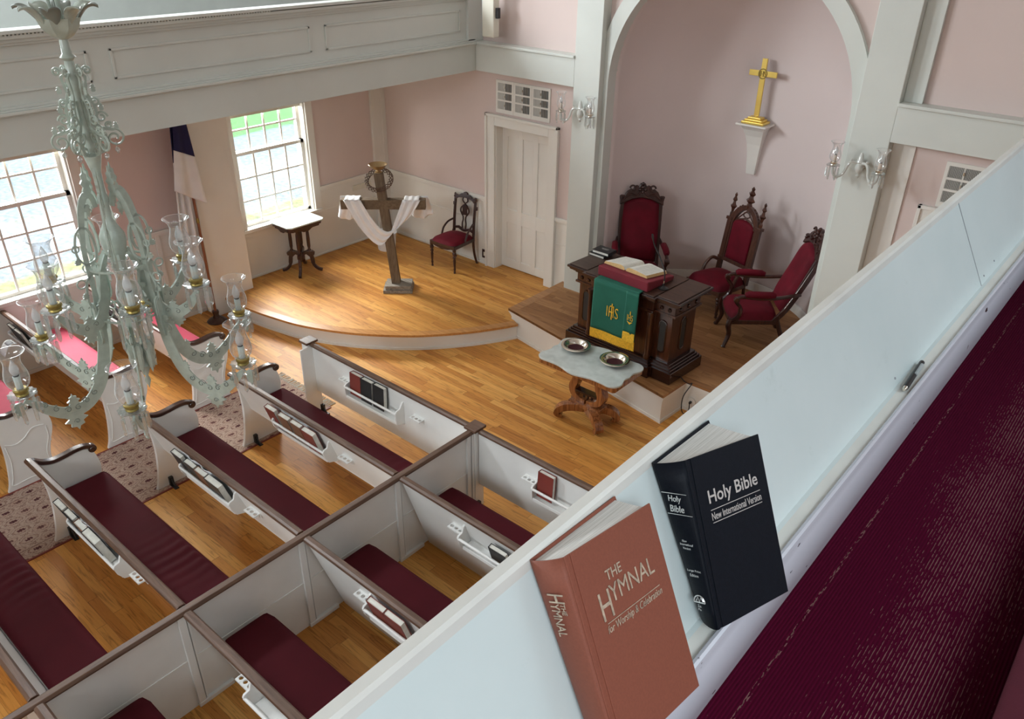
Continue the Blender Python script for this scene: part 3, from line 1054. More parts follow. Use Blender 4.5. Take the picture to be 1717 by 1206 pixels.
# panelled doors
def make_door(n, x0, x1, ztop, zbot):
    d = thing('door_%d' % n, 'x', 'door')
    del d['label'], d['category']
    d['kind'] = 'structure'
    mb = MB()
    yy = YF
    for (a, b, c, e, t) in [(x0 - 0.145, x0, zbot, ztop + 0.13, 0.03), (x1, x1 + 0.145, zbot, ztop + 0.13, 0.03), (x0, x1, ztop, ztop + 0.13, 0.03)]:
        mb.box(a, b, yy - t, yy, c, e)
    for (a, b, c, e) in [(x0 - 0.165, x0 - 0.13, zbot, ztop + 0.15), (x1 + 0.13, x1 + 0.165, zbot, ztop + 0.15), (x0 - 0.165, x1 + 0.165, ztop + 0.115, ztop + 0.15)]:
        mb.box(a, b, yy - 0.05, yy, c, e)
    mb.box(x0 - 0.005, x0 + 0.012, yy - 0.002, yy + 0.24, zbot, ztop)
    mb.box(x1 - 0.012, x1 + 0.005, yy - 0.002, yy + 0.24, zbot, ztop)
    mb.box(x0, x1, yy - 0.002, yy + 0.24, ztop - 0.012, ztop + 0.005)
    mb.box(x0, x1, yy + 0.2, yy + 0.24, zbot - 0.2, ztop)
    mb.build('door_frame', 'white_paint', d, bev=0.005)
    yd = yy + 0.135
    mb = MB()
    mb.box(x0, x1, yd + 0.014, yd + 0.05, zbot + 0.01, ztop)
    wd = x1 - x0
    st = 0.105
    sw = 0.085
    pw = (wd - 2 * st - 2 * sw) / 3
    zs = [(zbot + 0.01, zbot + 0.14), (zbot + 0.70, zbot + 0.90), (ztop - 0.16, ztop)]
    for a, b in zs:
        mb.box(x0, x1, yd, yd + 0.02, a, b)
    xs = [x0, x0 + st + pw, x0 + st + 2 * pw + sw, x1 - st]
    ws = [st, sw, sw, st]
    for a, b in zip(xs, ws):
        mb.box(a, a + b, yd - 0.0015, yd + 0.02, zbot + 0.012, ztop - 0.001)
    mb.build('door_leaf', 'white_paint', d, bev=0.006)
    return d


make_door(1, DX0, DX1, DZ1, 0.225)
make_door(2, -1.66, -0.73, DZ1, 0.38)

# ------------------------------------------------------------------ the gallery the viewer stands in
# book rest parapet: profile in (x, z)
Zt = lambda d: H - d
prof = [(-0.452, Zt(0.664)), (-0.434, Zt(0.660)), (-0.4290, Zt(0.6755)), (-0.3160, Zt(0.888)), (-0.2850, Zt(0.890)), (-0.2835, Zt(0.883)), (-0.2790, Zt(0.879)),
        (-0.2745, Zt(0.883)), (-0.2725, Zt(0.899)), (-0.2700, Zt(0.905)), (-0.2700, Zt(1.010)), (-0.2900, Zt(1.015)), (-0.30, Zt(0.95)), (-0.42, Zt(0.93)), (-0.42, 3.42), (-0.50, 3.42), (-0.50, Zt(0.70)), (-0.452, Zt(0.70))]
o = MB().prism(prof[2:5] + [(-0.285, Zt(0.93)), (-0.44, Zt(0.93)), (-0.44, Zt(0.6755))], -3.0, 8.0, 'y').build('wall_gallery_near_panel', 'parapet_paint')
struct(o)
mb = MB()
mb.prism([(-0.450, Zt(0.70)), (-0.4500, Zt(0.662)), (-0.4480, Zt(0.6595)), (-0.4345, Zt(0.6595)), (-0.4300, Zt(0.6640)), (-0.4275, Zt(0.6785)), (-0.4380, Zt(0.70))], -3.0, 8.05, 'y')
struct(mb.build('trim_36', 'ledge_paint'))
mb = MB()
mb.prism([(-0.47, 3.01), (-0.42, 3.01), (-0.42, Zt(0.93)), (-0.445, Zt(0.70)), (-0.455, Zt(0.70)), (-0.47, Zt(0.74))], -3.0, 8.05, 'y')
struct(mb.build('wall_gallery_near', 'gallery_paint'))
mb = MB()
mb.prism([(-0.2855, Zt(0.93)), (-0.2855, Zt(0.884)), (-0.2835, Zt(0.8805)), (-0.2790, Zt(0.879)), (-0.2750, Zt(0.8815)), (-0.2730, Zt(0.8885)), (-0.2712, Zt(0.903)), (-0.2690, Zt(0.9065)), (-0.2690, Zt(1.005)), (-0.2720, Zt(1.012)), (-0.2900, Zt(1.012))], -3.0, 8.0, 'y')
struct(mb.build('trim_33', 'chipped_gloss_paint', smooth=True))
wbox('trim_35', 'ledge_paint', -0.3165, -0.2856, -3.0, 8.0, Zt(0.893), Zt(0.8885))
# seam and screws in the panel
mb = MB()
for (ys, ye) in [(2.3455, 2.3579)]:
    Mx = Matrix.Identity(4)
    a = Vector((-0.4288, ys, Zt(0.6750)))
    b = Vector((-0.3164, ye, Zt(0.8872)))
    nrm = Vector((0.883, 0, 0.469))
    mb.tube([a + nrm * 0.0002, b + nrm * 0.0002], 0.0012, 5)
for (px, py) in [(2.40, 0.93), (2.52, 0.90), (1.66, 0.93)]:
    q = Vector((-0.4290, px, Zt(0.6755))) + (Vector((-0.316, px, Zt(0.888))) - Vector((-0.4290, px, Zt(0.6755)))) * py
    mb.tube([q, q + Vector((0.883, 0, 0.469)) * 0.0015], 0.0028, 8)
struct(mb.build('trim_34', 'ink_grey'))
mb = MB()
mb.box(-0.47, XR, -3.0, YF, 3.02, 3.395)
struct(mb.build('floor_gallery_near', 'gallery_paint'))
cp = MB().box(-0.419, 0.078, -2.5, YF - 0.3, 3.395, 3.400).build('gallery_carpet', 'ribbed_carpet')
tag(cp, 'worn ribbed burgundy carpet along the gallery aisle below the book ledge', 'carpet')
mb = MB()
mb.prism([(0.078, 3.40), (0.078, 3.52), (0.070, 3.53), (0.070, 3.548), (0.080, 3.556), (1.6, 3.556), (1.6, 3.40)], -2.5, YF - 0.3, 'y')
stp = mb.build('gallery_step', 'step_carpet', smooth=True)
tag(stp, 'burgundy carpeted step edge in the lower right corner of the gallery aisle', 'step')


# ================================================================== PEWS
ROWS = [4.26, 3.35, 2.41, 1.465, 0.54]
DIVX = -4.01


def back_y(z):
    """how far forward of the top rail the slanted pew back lies at height z"""
    return 0.27 * (1 - z / 0.87)


def back_board(x0, x1, y0, zlow, mat='pew_paint', t=0.022):
    mb = MB()
    yt, yl = y0 - 0.012, y0 - 0.012 + back_y(zlow)
    mb.hexa([(x0, yl, zlow), (x1, yl, zlow), (x1, yl + t, zlow), (x0, yl + t, zlow),
             (x0, yt, 0.85), (x1, yt, 0.85), (x1, yt + t, 0.85), (x0, yt + t, 0.85)])
    return mb


def cap_rail(x0, x1, y0, parent):
    mb = MB().prism([(y0 - 0.032, 0.848), (y0 + 0.034, 0.848), (y0 + 0.036, 0.862), (y0 + 0.022, 0.876), (y0 - 0.012, 0.880), (y0 - 0.030, 0.870)], x0, x1, 'x')
    return mb.build('top_rail', 'walnut_rail', parent, bev=0.004)


END_BACK = [(-0.005, 0.85), (0.035, 0.70), (0.055, 0.50), (0.045, 0.30), (0.015, 0.10), (-0.02, 0.0)]
END_FRONT = [(0.46, 0.0), (0.435, 0.10), (0.425, 0.22), (0.455, 0.35), (0.50, 0.47), (0.515, 0.56), (0.50, 0.66), (0.475, 0.735)]
ARM = [(-0.02, 0.86), (0.03, 0.845), (0.09, 0.80), (0.16, 0.775), (0.25, 0.775), (0.34, 0.785), (0.42, 0.782), (0.475, 0.758)]


def end_panel(x, y0, parent, outer):
    """shaped bench end with its scrolled arm; outer = +1 or -1, the side that carries the raised moulding"""
    bk = [(p[0] + y0, p[1]) for p in spline(END_BACK, 4)]
    fr = [(p[0] + y0, p[1]) for p in spline(END_FRONT, 4)]
    top = [(p[0] + y0, p[1] - 0.02) for p in spline(ARM, 4)][::-1]
    poly = bk[::-1][:0] + [bk[-1]] + fr + top[1:-1] + bk[:-1]
    e = MB().prism(poly, x - 0.018, x + 0.018, 'x').build('end_panel', 'pew_paint', parent, bev=0.005)
    # raised S moulding on the aisle side
    xm = x + outer * 0.019
    sp = spline([(0.08, 0.50), (0.16, 0.47), (0.25, 0.50), (0.34, 0.57), (0.44, 0.56)], 6)
    mb = MB().tube([(xm, y0 + p[0], p[1]) for p in sp], 0.006, 6)
    sp = spline([(0.08, 0.48), (0.085, 0.30), (0.055, 0.14), (0.04, 0.06), (0.20, 0.07), (0.38, 0.05), (0.40, 0.16), (0.40, 0.28), (0.45, 0.42), (0.455, 0.54)], 5)
    mb.tube([(xm, y0 + p[0], p[1]) for p in sp], 0.005, 6)
    mb.build('moulding', 'pew_paint', e, smooth=True)
    mb = MB()
    sp = spline(ARM, 5)
    mb.ribbon([(p[0] + y0, p[1] + 0.006) for p in sp], [0.034] * len(sp), x - 0.03, x + 0.03, 'x')
    a = mb.build('arm_rest', 'dark_walnut', parent, bev=0.008, seg=3)
    mb = MB()
    T = Matrix.Translation((x, y0 + 0.482, 0.742)) @ Matrix.Rotation(PI / 2, 4, 'Y')
    mb.lathe([(0.0, -0.036), (0.020, -0.036), (0.024, -0.03), (0.034, -0.03), (0.036, -0.026), (0.036, 0.026), (0.034, 0.03), (0.024, 0.03), (0.020, 0.036), (0, 0.036)], 20, T, cap=False)
    mb.build('scroll', 'dark_walnut', a, smooth=True)
    return e


def bracket_foot(x, y, parent, sx):
    mb = MB()
    mb.box(x, x + sx * 0.035, y - 0.02, y + 0.02, 0.0, 0.10)
    mb.box(x, x + sx * 0.11, y - 0.022, y + 0.022, 0.0, 0.012)
    mb.hexa([(x, y - 0.006, 0.01), (x + sx * 0.09, y - 0.006, 0.01), (x + sx * 0.09, y + 0.006, 0.01), (x, y + 0.006, 0.01),
             (x, y - 0.006, 0.09), (x + sx * 0.03, y - 0.006, 0.09), (x + sx * 0.03, y + 0.006, 0.09), (x, y + 0.006, 0.09)])
    mb.build('floor_bracket', 'black_metal', parent, bev=0.005)


def book_rack(x0, x1, y0, parent, vertical=False, cups=('l', 'r')):
    """white rack: two cheeks, a dowel bar, a floor slat; plus the cup holders with three holes"""
    yb = (lambda z: y0 - 0.012) if vertical else (lambda z: y0 - 0.012 + back_y(z))
    zl, zh = 0.545, 0.70
    mb = MB()
    mb.box(x0 + 0.01, x1 - 0.01, yb(zl) - 0.095, yb(zl), zl, zl + 0.014)
    mb.box(x0 + 0.01, x1 - 0.01, yb(zl) - 0.105, yb(zl) - 0.093, zl - 0.012, zl + 0.02)
    r = mb.build('book_rack', 'rack_white', parent, bev=0.003)
    for xx in (x0, x1):
        poly = [(yb(0.50), 0.50), (yb(0.52) - 0.105, 0.535), (yb(0.62) - 0.112, 0.60), (yb(0.66) - 0.115, 0.665), (yb(0.69) - 0.095, 0.685), (yb(0.71) - 0.05, 0.695), (yb(0.75) - 0.022, 0.745), (yb(0.755), 0.755)]
        MB().prism(poly, xx - 0.009, xx + 0.009, 'x').build('rack_cheek', 'rack_white', r, bev=0.003)
    MB().tube([(x0, yb(0.655) - 0.105, 0.655), (x1, yb(0.655) - 0.105, 0.655)], 0.0125, 10).build('rack_bar', 'rack_white', r, smooth=True)
    for c in cups:
        xa, xb = (x0 - 0.155, x0 - 0.015) if c == 'l' else (x1 + 0.145, x1 + 0.285)
        if c == 'l' and (xa - (-3.98)) * (xa - (-6.44)) > 0 and False:
            continue
        z = 0.665
        yy = yb(z)
        mb = MB()
        seg = 14
        # plate with three round holes: built from a strip of cells
        pw = (xb - xa) / 3
        for k in range(3):
            cx = xa + pw * (k + 0.5)
            cy = yy - 0.036
            hole = [(cx + 0.0165 * math.cos(2 * PI * q / 16 + PI / 16), cy + 0.0165 * math.sin(2 * PI * q / 16 + PI / 16)) for q in range(16)]
            hx, hy = pw / 2, 0.032
            outer = []
            for q in range(16):
                a = 2 * PI * q / 16 + PI / 16
                ca, sa = math.cos(a), math.sin(a)
                f = min(hx / max(abs(ca), 1e-6), hy / max(abs(sa), 1e-6))
                outer.append((cx + ca * f, cy + sa * f))
            for q in range(16):
                q2 = (q + 1) % 16
                mb.hexa([(*hole[q], z - 0.006), (*outer[q], z - 0.006), (*outer[q2], z - 0.006), (*hole[q2], z - 0.006),
                         (*hole[q], z + 0.006), (*outer[q], z + 0.006), (*outer[q2], z + 0.006), (*hole[q2], z + 0.006)])
        mb.box(xa, xb, yy - 0.008, yy, z - 0.045, z + 0.012)
        mb.build('cup_holder', 'rack_white', parent)
    return r


def cushion(x0, x1, y0, label, group, mat='burgundy_cushion', round_left=False, creases=False):
    ya, yb = y0 + 0.150, y0 + 0.525
    z0, z1 = 0.442, 0.502
    # plan outline with rounded corners, crowned top
    r = 0.075
    nx, ny = 60, 10
    hx, hy = (x1 - x0) / 2, (yb - ya) / 2
    cx, cy = (x0 + x1) / 2, (ya + yb) / 2

    def f(u, v, top=1):
        a, b = u * 2 - 1, v * 2 - 1
        x = cx + hx * math.copysign(1 - (1 - abs(a)) ** 1.0, a)
        y = cy + hy * b
        # round the corners in plan
        dx, dy = abs(x - cx) - (hx - r), abs(y - cy) - (hy - r)
        if dx > 0 and dy > 0:
            l = math.hypot(dx, dy)
            mx = max(dx, dy)
            k = mx / l
            x = cx + math.copysign(hx - r + dx * k, x - cx)
            y = cy + math.copysign(hy - r + dy * k, y - cy)
        e = min(hx - abs(x - cx), hy - abs(y - cy))
        if top:
            h = 0.022 * (1 - math.exp(-max(e, 0) / 0.018))
            if creases:
                h += 0.004 * math.exp(-((x - (cx + creases)) / 0.30) ** 2) * math.sin(x * 62 + 2.2 * math.sin(y * 9) + y * 14) * (0.5 + v) * (0 if e < 0.02 else 1)
            return (x, y, z1 - 0.022 + h)
        return (x, y, z0)
    mb = MB()
    us = [i / nx for i in range(nx + 1)]
    if creases:
        nx = 150
    mb.grid(lambda u, v: f(u, v, 1), nx, 24)
    mb.grid(lambda u, v: f(u, v, 0), nx, 24)
    # side wall
    per = [(i / nx, 0) for i in range(nx)] + [(1, j / 24) for j in range(24)] + [(1 - i / nx, 1) for i in range(nx)] + [(0, 1 - j / 24) for j in range(24)]
    for a, b in zip(per, per[1:] + per[:1]):
        v4 = [mb.bm.verts.new(f(*a, 0)), mb.bm.verts.new(f(*b, 0)), mb.bm.verts.new(f(*b, 1)), mb.bm.verts.new(f(*a, 1))]
        mb.bm.faces.new(v4)
    bmesh.ops.remove_doubles(mb.bm, verts=mb.bm.verts, dist=0.0003)
    o = mb.build('seat_cushion', mat, None, smooth=True)
    tag(o, label, 'cushion', group)
    per3 = [f(*p, 1) for p in per][::2]
    MB().tube([(p[0], p[1], p[2] - 0.002) for p in per3], 0.0045, 5, closed=True).build('piping', mat, o, smooth=True)
    return o


def pew(x0, x1, y0, label, group, left_end, right_end, rack=None, zlow=0.40, apron=True):
    p = thing('pew', label, 'pew', (0, 0, 0), 0, group)
    xa = x0 + (0.036 if left_end else 0)
    xb = x1 - (0.036 if right_end else 0)
    back_board(xa, xb, y0, zlow).build('backrest', 'pew_paint', p)
    cap_rail(x0 - (0.01 if left_end else 0), x1 + (0.01 if right_end else 0), y0, p)
    mb = MB().box(xa, xb, y0 + 0.125, y0 + 0.50, 0.415, 0.440)
    mb.box(xa, xb, y0 + 0.46, y0 + 0.478, 0.34, 0.415)
    mb.build('seat', 'pew_paint', p, bev=0.003)
    if left_end:
        end_panel(x0 + 0.018, y0, p, -1)
        bracket_foot(x0 + 0.036, y0 + 0.12, p, 1)
    if right_end:
        end_panel(x1 - 0.018, y0, p, 1)
    if rack:
        book_rack(*rack[:2], y0, p, cups=rack[2])
    return p


ordinal = ['frontmost', 'second', 'third', 'fourth']
near = ['nearest the stage', 'second from the stage', 'third from the stage', 'at the lower left corner']
for k in range(1, 5):
    y0 = ROWS[k]
    pew(-6.45, DIVX - 0.038, y0, 'white pew with walnut rail left of the long divider, row %s' % near[k - 1], 'centre pews left of the divider', True, False,
        (-5.72, -4.955, ('l', 'r') if k < 2 else ('r',)))
    cushion(-6.40, DIVX - 0.05, y0, 'long burgundy cushion on the pew left of the divider, row %s' % near[k - 1], 'long burgundy cushions left of the divider', creases={1: 1.0, 2: 0.0, 3: 0.35, 4: -0.35}[k])
near_r = ['just behind the front panel', 'third cushion row up from the bottom edge', 'second cushion row up from the bottom edge', 'at the bottom edge of the photo']
for k in range(1, 5):
    y0 = ROWS[k]
    pew(DIVX + 0.038, -1.6, y0, 'white box pew right of the long divider, %s' % ['just behind the front panel', 'second behind the front panel', 'third behind the front panel', 'at the bottom edge'][k - 1],
        'box pews right of the divider', False, True, (-3.30, -2.54, ('l',)), zlow=0.0)
    cushion(DIVX + 0.075, -1.66, y0, 'burgundy cushion in the box pew right of the divider, %s' % ['just behind the front panel', 'second behind the front panel', 'third behind the front panel', 'at the bottom edge'][k - 1],
            'burgundy cushions right of the divider')
# side pews by the windows
sidel = ['nearest the stage and flag', 'below the left window', 'at the left edge behind the chandelier']
for k in range(1, 4):
    y0 = ROWS[k] + (0.01 if k < 3 else 0)
    pew(XL + 0.03, -7.42, y0, 'white side pew against the window wall, %s' % sidel[k - 1], 'side pews by the windows', False, True,
        (-9.38, -8.62, ('r',)), zlow=0.36)
    cushion(XL + 0.06, -7.48, y0, 'cushion with window glare painted in rose on the side pew %s' % sidel[k - 1], 'glare painted cushions on the side pews', mat='glare_rose_cushion')

# the front partition, in two lengths, and the long divider between the pews
dv = thing('pew_divider', 'long white panel with walnut cap rail dividing the pews down the middle', 'divider')
MB().box(DIVX - 0.012, DIVX + 0.012, -2.0, 4.22, 0.0, 0.85).build('panel', 'pew_paint', dv)
MB().prism([(DIVX - 0.034, 0.848), (DIVX + 0.034, 0.848), (DIVX + 0.036, 0.862), (DIVX + 0.022, 0.879), (DIVX - 0.022, 0.879), (DIVX - 0.036, 0.862)], -2.0, 4.23, 'y').build('cap_rail', 'walnut_rail_y', dv, bev=0.004)
mb = MB()
mb.box(DIVX + 0.012, DIVX + 0.018, -2.0, 4.22, 0.44, 0.452)
mb.build('seam_strip', 'pew_paint', dv)
for k in range(0, 5):
    yy = ROWS[k]
    mb = MB()
    if k:
        mb.box(DIVX + 0.012, DIVX + 0.034, yy - 0.07, yy - 0.02, 0.0, 0.85)
        mb.box(DIVX + 0.012, DIVX + 0.028, yy - 0.012, yy + 0.0, 0.0, 0.85)
        mb.box(DIVX + 0.012, DIVX + 0.04, yy - 0.075, yy + 0.2, 0.0, 0.035)
    else:
        mb.box(DIVX + 0.012, DIVX + 0.034, yy - 0.14, yy - 0.11, 0.0, 0.85)
        mb.box(DIVX + 0.012, DIVX + 0.028, yy - 0.105, yy - 0.09, 0.0, 0.85)
        mb.box(DIVX + 0.012, DIVX + 0.034, yy - 0.08, yy - 0.055, 0.0, 0.85)
    mb.build('batten', 'pew_paint', dv, bev=0.003)


def post(x, y, parent, s=0.062):
    mb = MB().box(x - s, x + s * 0.8, y - s, y + s, 0.0, 0.868)
    p = mb.build('post', 'pew_paint', parent, bev=0.004)
    MB().box(x - s - 0.02, x + s * 0.8 + 0.02, y - s - 0.02, y + s + 0.02, 0.868, 0.895).build('post_cap', 'walnut_rail', p, bev=0.006)
    return p


fp = thing('front_partition', 'white front partition with walnut rail and two capped posts left of the divider', 'partition')
MB().box(-6.38, DIVX - 0.05, 4.248, 4.27, 0.30, 0.85).build('panel', 'pew_paint', fp)
cap_rail(-6.36, DIVX - 0.06, 4.26, fp)
post(-6.41, 4.26, fp, 0.055)
post(DIVX, 4.26, fp, 0.055)
book_rack(-5.70, -4.945, 4.26, fp, True, ('l', 'r'))
MB().box(-6.355, -6.34, 4.10, 4.26, 0, 0.85).build('stile', 'pew_paint', fp)
bracket_foot(-6.36, 4.29, fp, 1)
fp2 = thing('front_partition', 'white front partition right of the capped post, with a single maroon book in its rack', 'partition')
MB().box(DIVX + 0.05, -1.6, 4.248, 4.27, 0.28, 0.85).build('panel', 'pew_paint', fp2)
cap_rail(DIVX + 0.06, -1.6, 4.26, fp2)
book_rack(-3.26, -2.50, 4.26, fp2, True, ('l',))
bracket_foot(DIVX + 0.05, 4.22, fp2, 1)
post(-1.6, 4.26, fp2, 0.055)

# ------------------------------------------------------------------ rugs
rug = MB().box(-0.52, 0.52, -3.5, 3.5, 0.0, 0.007).build('runner_rug', 'patterned_rug')
rug.location = (-6.88, 0.9, 0.0)
tag(rug, 'patterned tan and maroon runner rug along the side aisle', 'rug')
mb = MB()
for k in range(70):
    x = -0.5 + k / 69
    mb.tube([(x, 3.49, 0.008), (x + random.uniform(-.012, .012), 3.53, 0.006), (x + random.uniform(-.02, .02), 3.59, 0.003)], 0.004, 4)
fr = mb.build('fringe', 'page_paper', rug)
fr['kind'] = 'stuff'
mb = MB()
mb.box(-0.535, -0.515, -3.5, 3.5, 0, 0.008)
mb.box(0.515, 0.535, -3.5, 3.5, 0, 0.008)
mb.build('binding', 'maroon_cover', rug)


# ------------------------------------------------------------------ books in the racks
def rack_book(x0, wdt, hgt, th, ybase, zbase, cover, label, group, lean=0.16, pages='page_paper', yaw=0.0):
    b = thing('book', label, 'book', (x0, ybase, zbase), yaw, group)
    Mx = Matrix.Rotation(-lean, 4, 'X')
    mb = MB()
    c = 0.0035
    mb.box(0, wdt, -th, -th + c, 0, hgt, Mx)
    mb.box(0, wdt, -c, 0, 0, hgt, Mx)
    mb.box(0, c, -th, 0, 0, hgt, Mx)
    mb.build('cover', cover, b)
    MB().box(c, wdt - 0.006, -th + c, -c, 0.004, hgt - 0.006, Mx).build('pages', pages, b)
    return b


def place_books(y0, items, vertical=False, side=''):
    for (x, wd, hg, th, cov, lab, grp) in items:
        zb = 0.575
        yb = (y0 - 0.012) if vertical else y0 - 0.012 + back_y(zb + 0.03)
        ln = 0.05 if vertical else -0.29
        extra = 0.028
        rack_book(x, wd * 1.04, hg * 1.05, th * 1.12, yb - extra, zb + 0.004, cov, lab, grp, ln)


g = 'books in the front partition rack'
place_books(4.26, [(-5.66, 0.155, 0.235, 0.042, 'maroon_cover', 'maroon hymnal, leftmost book in the front partition rack', g),
                   (-5.485, 0.150, 0.235, 0.048, 'black_cover', 'black book with tanned pages, between the maroon hymnal and another black book', g),
                   (-5.305, 0.150, 0.240, 0.045, 'black_cover', 'black book with white page edges, rightmost in the front partition rack', g)], True)
g = 'books in the first pew rack'
place_books(3.35, [(-5.80, 0.150, 0.232, 0.042, 'maroon_cover', 'maroon book at the aisle end of the first pew rack', g),
                   (-5.595, 0.150, 0.230, 0.042, 'brown_cover', 'brown book beside the maroon one in the first pew rack', g),
                   (-5.415, 0.150, 0.230, 0.040, 'brown_cover', 'brown book third along in the first pew rack', g),
                   (-5.235, 0.165, 0.235, 0.046, 'maroon_cover', 'thick maroon book at the divider end of the first pew rack', g)])
g = 'books in the second pew rack'
place_books(2.41, [(-5.80, 0.150, 0.225, 0.040, 'black_cover', 'black book at the aisle end of the second pew rack', g),
                   (-5.60, 0.150, 0.220, 0.040, 'black_cover', 'black book with yellowed pages, second in the second pew rack', g),
                   (-5.43, 0.150, 0.220, 0.042, 'brown_cover', 'brown book with yellowed pages, third in the second pew rack', g),
                   (-5.25, 0.20, 0.235, 0.050, 'black_cover', 'large black book at the divider end of the second pew rack', g)])
g = 'books in the third pew rack'
place_books(1.465, [(-5.86, 0.150, 0.230, 0.045, 'black_cover', 'black book at the aisle end of the third pew rack', g),
                    (-5.69, 0.150, 0.225, 0.042, 'black_cover', 'black book with cream pages, second in the third pew rack', g),
                    (-5.515, 0.145, 0.220, 0.045, 'brown_cover', 'brown book with white pages, third in the third pew rack', g),
                    (-5.345, 0.20, 0.235, 0.055, 'black_cover', 'large black book at the divider end of the third pew rack', g)])
place_books(4.26, [(-3.235, 0.155, 0.235, 0.040, 'maroon_cover', 'single maroon book in the front rack right of the capped post', 'books right of the divider')], True)
place_books(3.35, [(-2.99, 0.16, 0.20, 0.035, 'black_cover', 'thin black book with pink pages at the right, under the gallery edge', 'books right of the divider')])
place_books(2.41, [(-3.245, 0.165, 0.225, 0.040, 'maroon_cover', 'maroon book at the cup holder side of the third box pew rack', 'books right of the divider'),
                   (-3.07, 0.165, 0.225, 0.040, 'maroon_cover', 'maroon book beside its twin nearer the gallery edge in the third box pew rack', 'books right of the divider')])
place_books(2.42, [(-9.33, 0.16, 0.225, 0.03, 'black_cover', 'black book with white pages in the side pew rack below the left window', 'books in the side pew racks'),
                   (-9.15, 0.16, 0.225, 0.03, 'black_cover', 'second black book in the side pew rack, right of its neighbour', 'books in the side pew racks')])
place_books(3.36, [(-9.15, 0.16, 0.225, 0.035, 'black_cover', 'black book in the side pew rack nearest the flag', 'books in the side pew racks'),
                   (-8.97, 0.16, 0.225, 0.035, 'black_cover', 'second black book in the side pew rack nearest the flag, on its right', 'books in the side pew racks')])


# curled papers behind the books
def leaflet(x, wd, hg, y0, label, curl=0.03, zb=0.57, lean=0.29, vertical=False):
    yb = (y0 - 0.012) if vertical else y0 - 0.012 + back_y(zb)
    o = thing('leaflet', label, 'leaflet', (x, yb - 0.006, zb))

    def f(u, v):
        s = u * wd
        bend = curl * (math.sin(u * PI) * 0.5 - 0.35 * u * u) * v
        yy = -v * hg * math.sin(0 if vertical else -0.0) - bend - (0 if vertical else v * hg * math.sin(lean) * 1.0) - 0.004
        return (s, yy, v * hg * math.cos(0 if vertical else lean))
    MB().grid(f, 12, 6).build('sheet', 'leaflet_paper', o, smooth=True, solid=0.003)
    MB().grid(lambda u, v: (lambda q: (q[0] + 0.008, q[1] - 0.006, q[2] - 0.012))(f(u, v)), 12, 6).build('sheet', 'leaflet_paper', o, smooth=True, solid=0.002)
    return o


leaflet(-5.62, 0.19, 0.25, 3.35, 'curled white leaflet behind the brown books of the first pew rack')
leaflet(-5.42, 0.19, 0.25, 3.35, 'curled white leaflet behind the third brown book of the first pew rack')
leaflet(-5.78, 0.15, 0.25, 2.41, 'white leaflet behind the aisle end book of the second pew rack')
leaflet(-5.62, 0.18, 0.255, 2.41, 'curled leaflet at the middle of the second pew rack', 0.05)
leaflet(-5.42, 0.20, 0.255, 2.41, 'long curled leaflet toward the divider end of the second pew rack', 0.06)
leaflet(-5.68, 0.16, 0.25, 1.465, 'white leaflet behind the second book of the third pew rack')
leaflet(-5.52, 0.19, 0.26, 1.465, 'bent leaflet in the middle of the third pew rack', 0.06)
# flyer hanging out of the side pew rack
fl = thing('flyer', 'white flyer with dark print flopping out of the side pew rack under the left window', 'flyer', (-9.20, 2.36, 0.55))
MB().grid(lambda u, v: (u * 0.15, -0.02 - 0.16 * v, 0.10 + 0.05 * math.sin(v * 2.6) - 0.12 * v * v), 4, 10).build('sheet', 'leaflet_paper', fl, smooth=True, solid=0.002)
MB().grid(lambda u, v: (0.02 + u * 0.11, -0.02 - 0.16 * (0.2 + 0.4 * v), 0.1015 + 0.05 * math.sin((0.2 + 0.4 * v) * 2.6) - 0.12 * (0.2 + 0.4 * v) ** 2), 3, 4).build('print_block', 'ink_grey', fl, smooth=True, solid=0.001)


# ================================================================== STAGE FURNITURE
SZ = 0.225


def turned(z0, z1, r, mb, x, y, seg=12, flip=False):
    """a turned chair or table leg between z0 (floor) and z1"""
    p = [(0.55, 0.0), (0.75, 0.03), (0.5, 0.07), (0.6, 0.14), (0.75, 0.2), (0.55, 0.23), (0.7, 0.36), (0.85, 0.55), (0.6, 0.62), (1.0, 0.66), (1.0, 0.70), (0.6, 0.74), (1.15, 0.80), (1.15, 0.86), (0.8, 0.90), (1.1, 0.94), (1.1, 1.0)]
    T = Matrix.Translation((x, y, 0))
    mb.lathe([(r * a, z0 + (z1 - z0) * b) for a, b in p], seg, T)


def seat_pad(w0, w1, d, z0, h, dome, parent, mat, name='seat'):
    """upholstered seat: w0 rear width, w1 front width, front at -y"""
    def f(u, v):
        a, b = u * 2 - 1, v * 2 - 1
        wd = (w1 + (w0 - w1) * v) / 2
        # superellipse corners
        e = max(abs(a), abs(b))
        k = 1.0
        if e > 0:
            l = (abs(a) ** 6 + abs(b) ** 6) ** (1 / 6)
            k = e / l
        x, y = a * k * wd, b * k * d / 2
        bulge = -0.02 * (1 - a * a) if b < 0 else 0
        m_ = max(abs(a), abs(b))
        z = z0 + h * (1 - m_ ** 8) ** 0.5 + dome * (1 - a * a) * (1 - b * b) if m_ < 1 else z0
        return (x, y + bulge * abs(b), z)
    mb = MB()
    mb.grid(f, 20, 20)
    mb.grid(lambda u, v: (f(u, v)[0], f(u, v)[1], z0), 20, 20)
    bmesh.ops.remove_doubles(mb.bm, verts=mb.bm.verts, dist=0.0004)
    return mb.build(name, mat, parent, smooth=True)


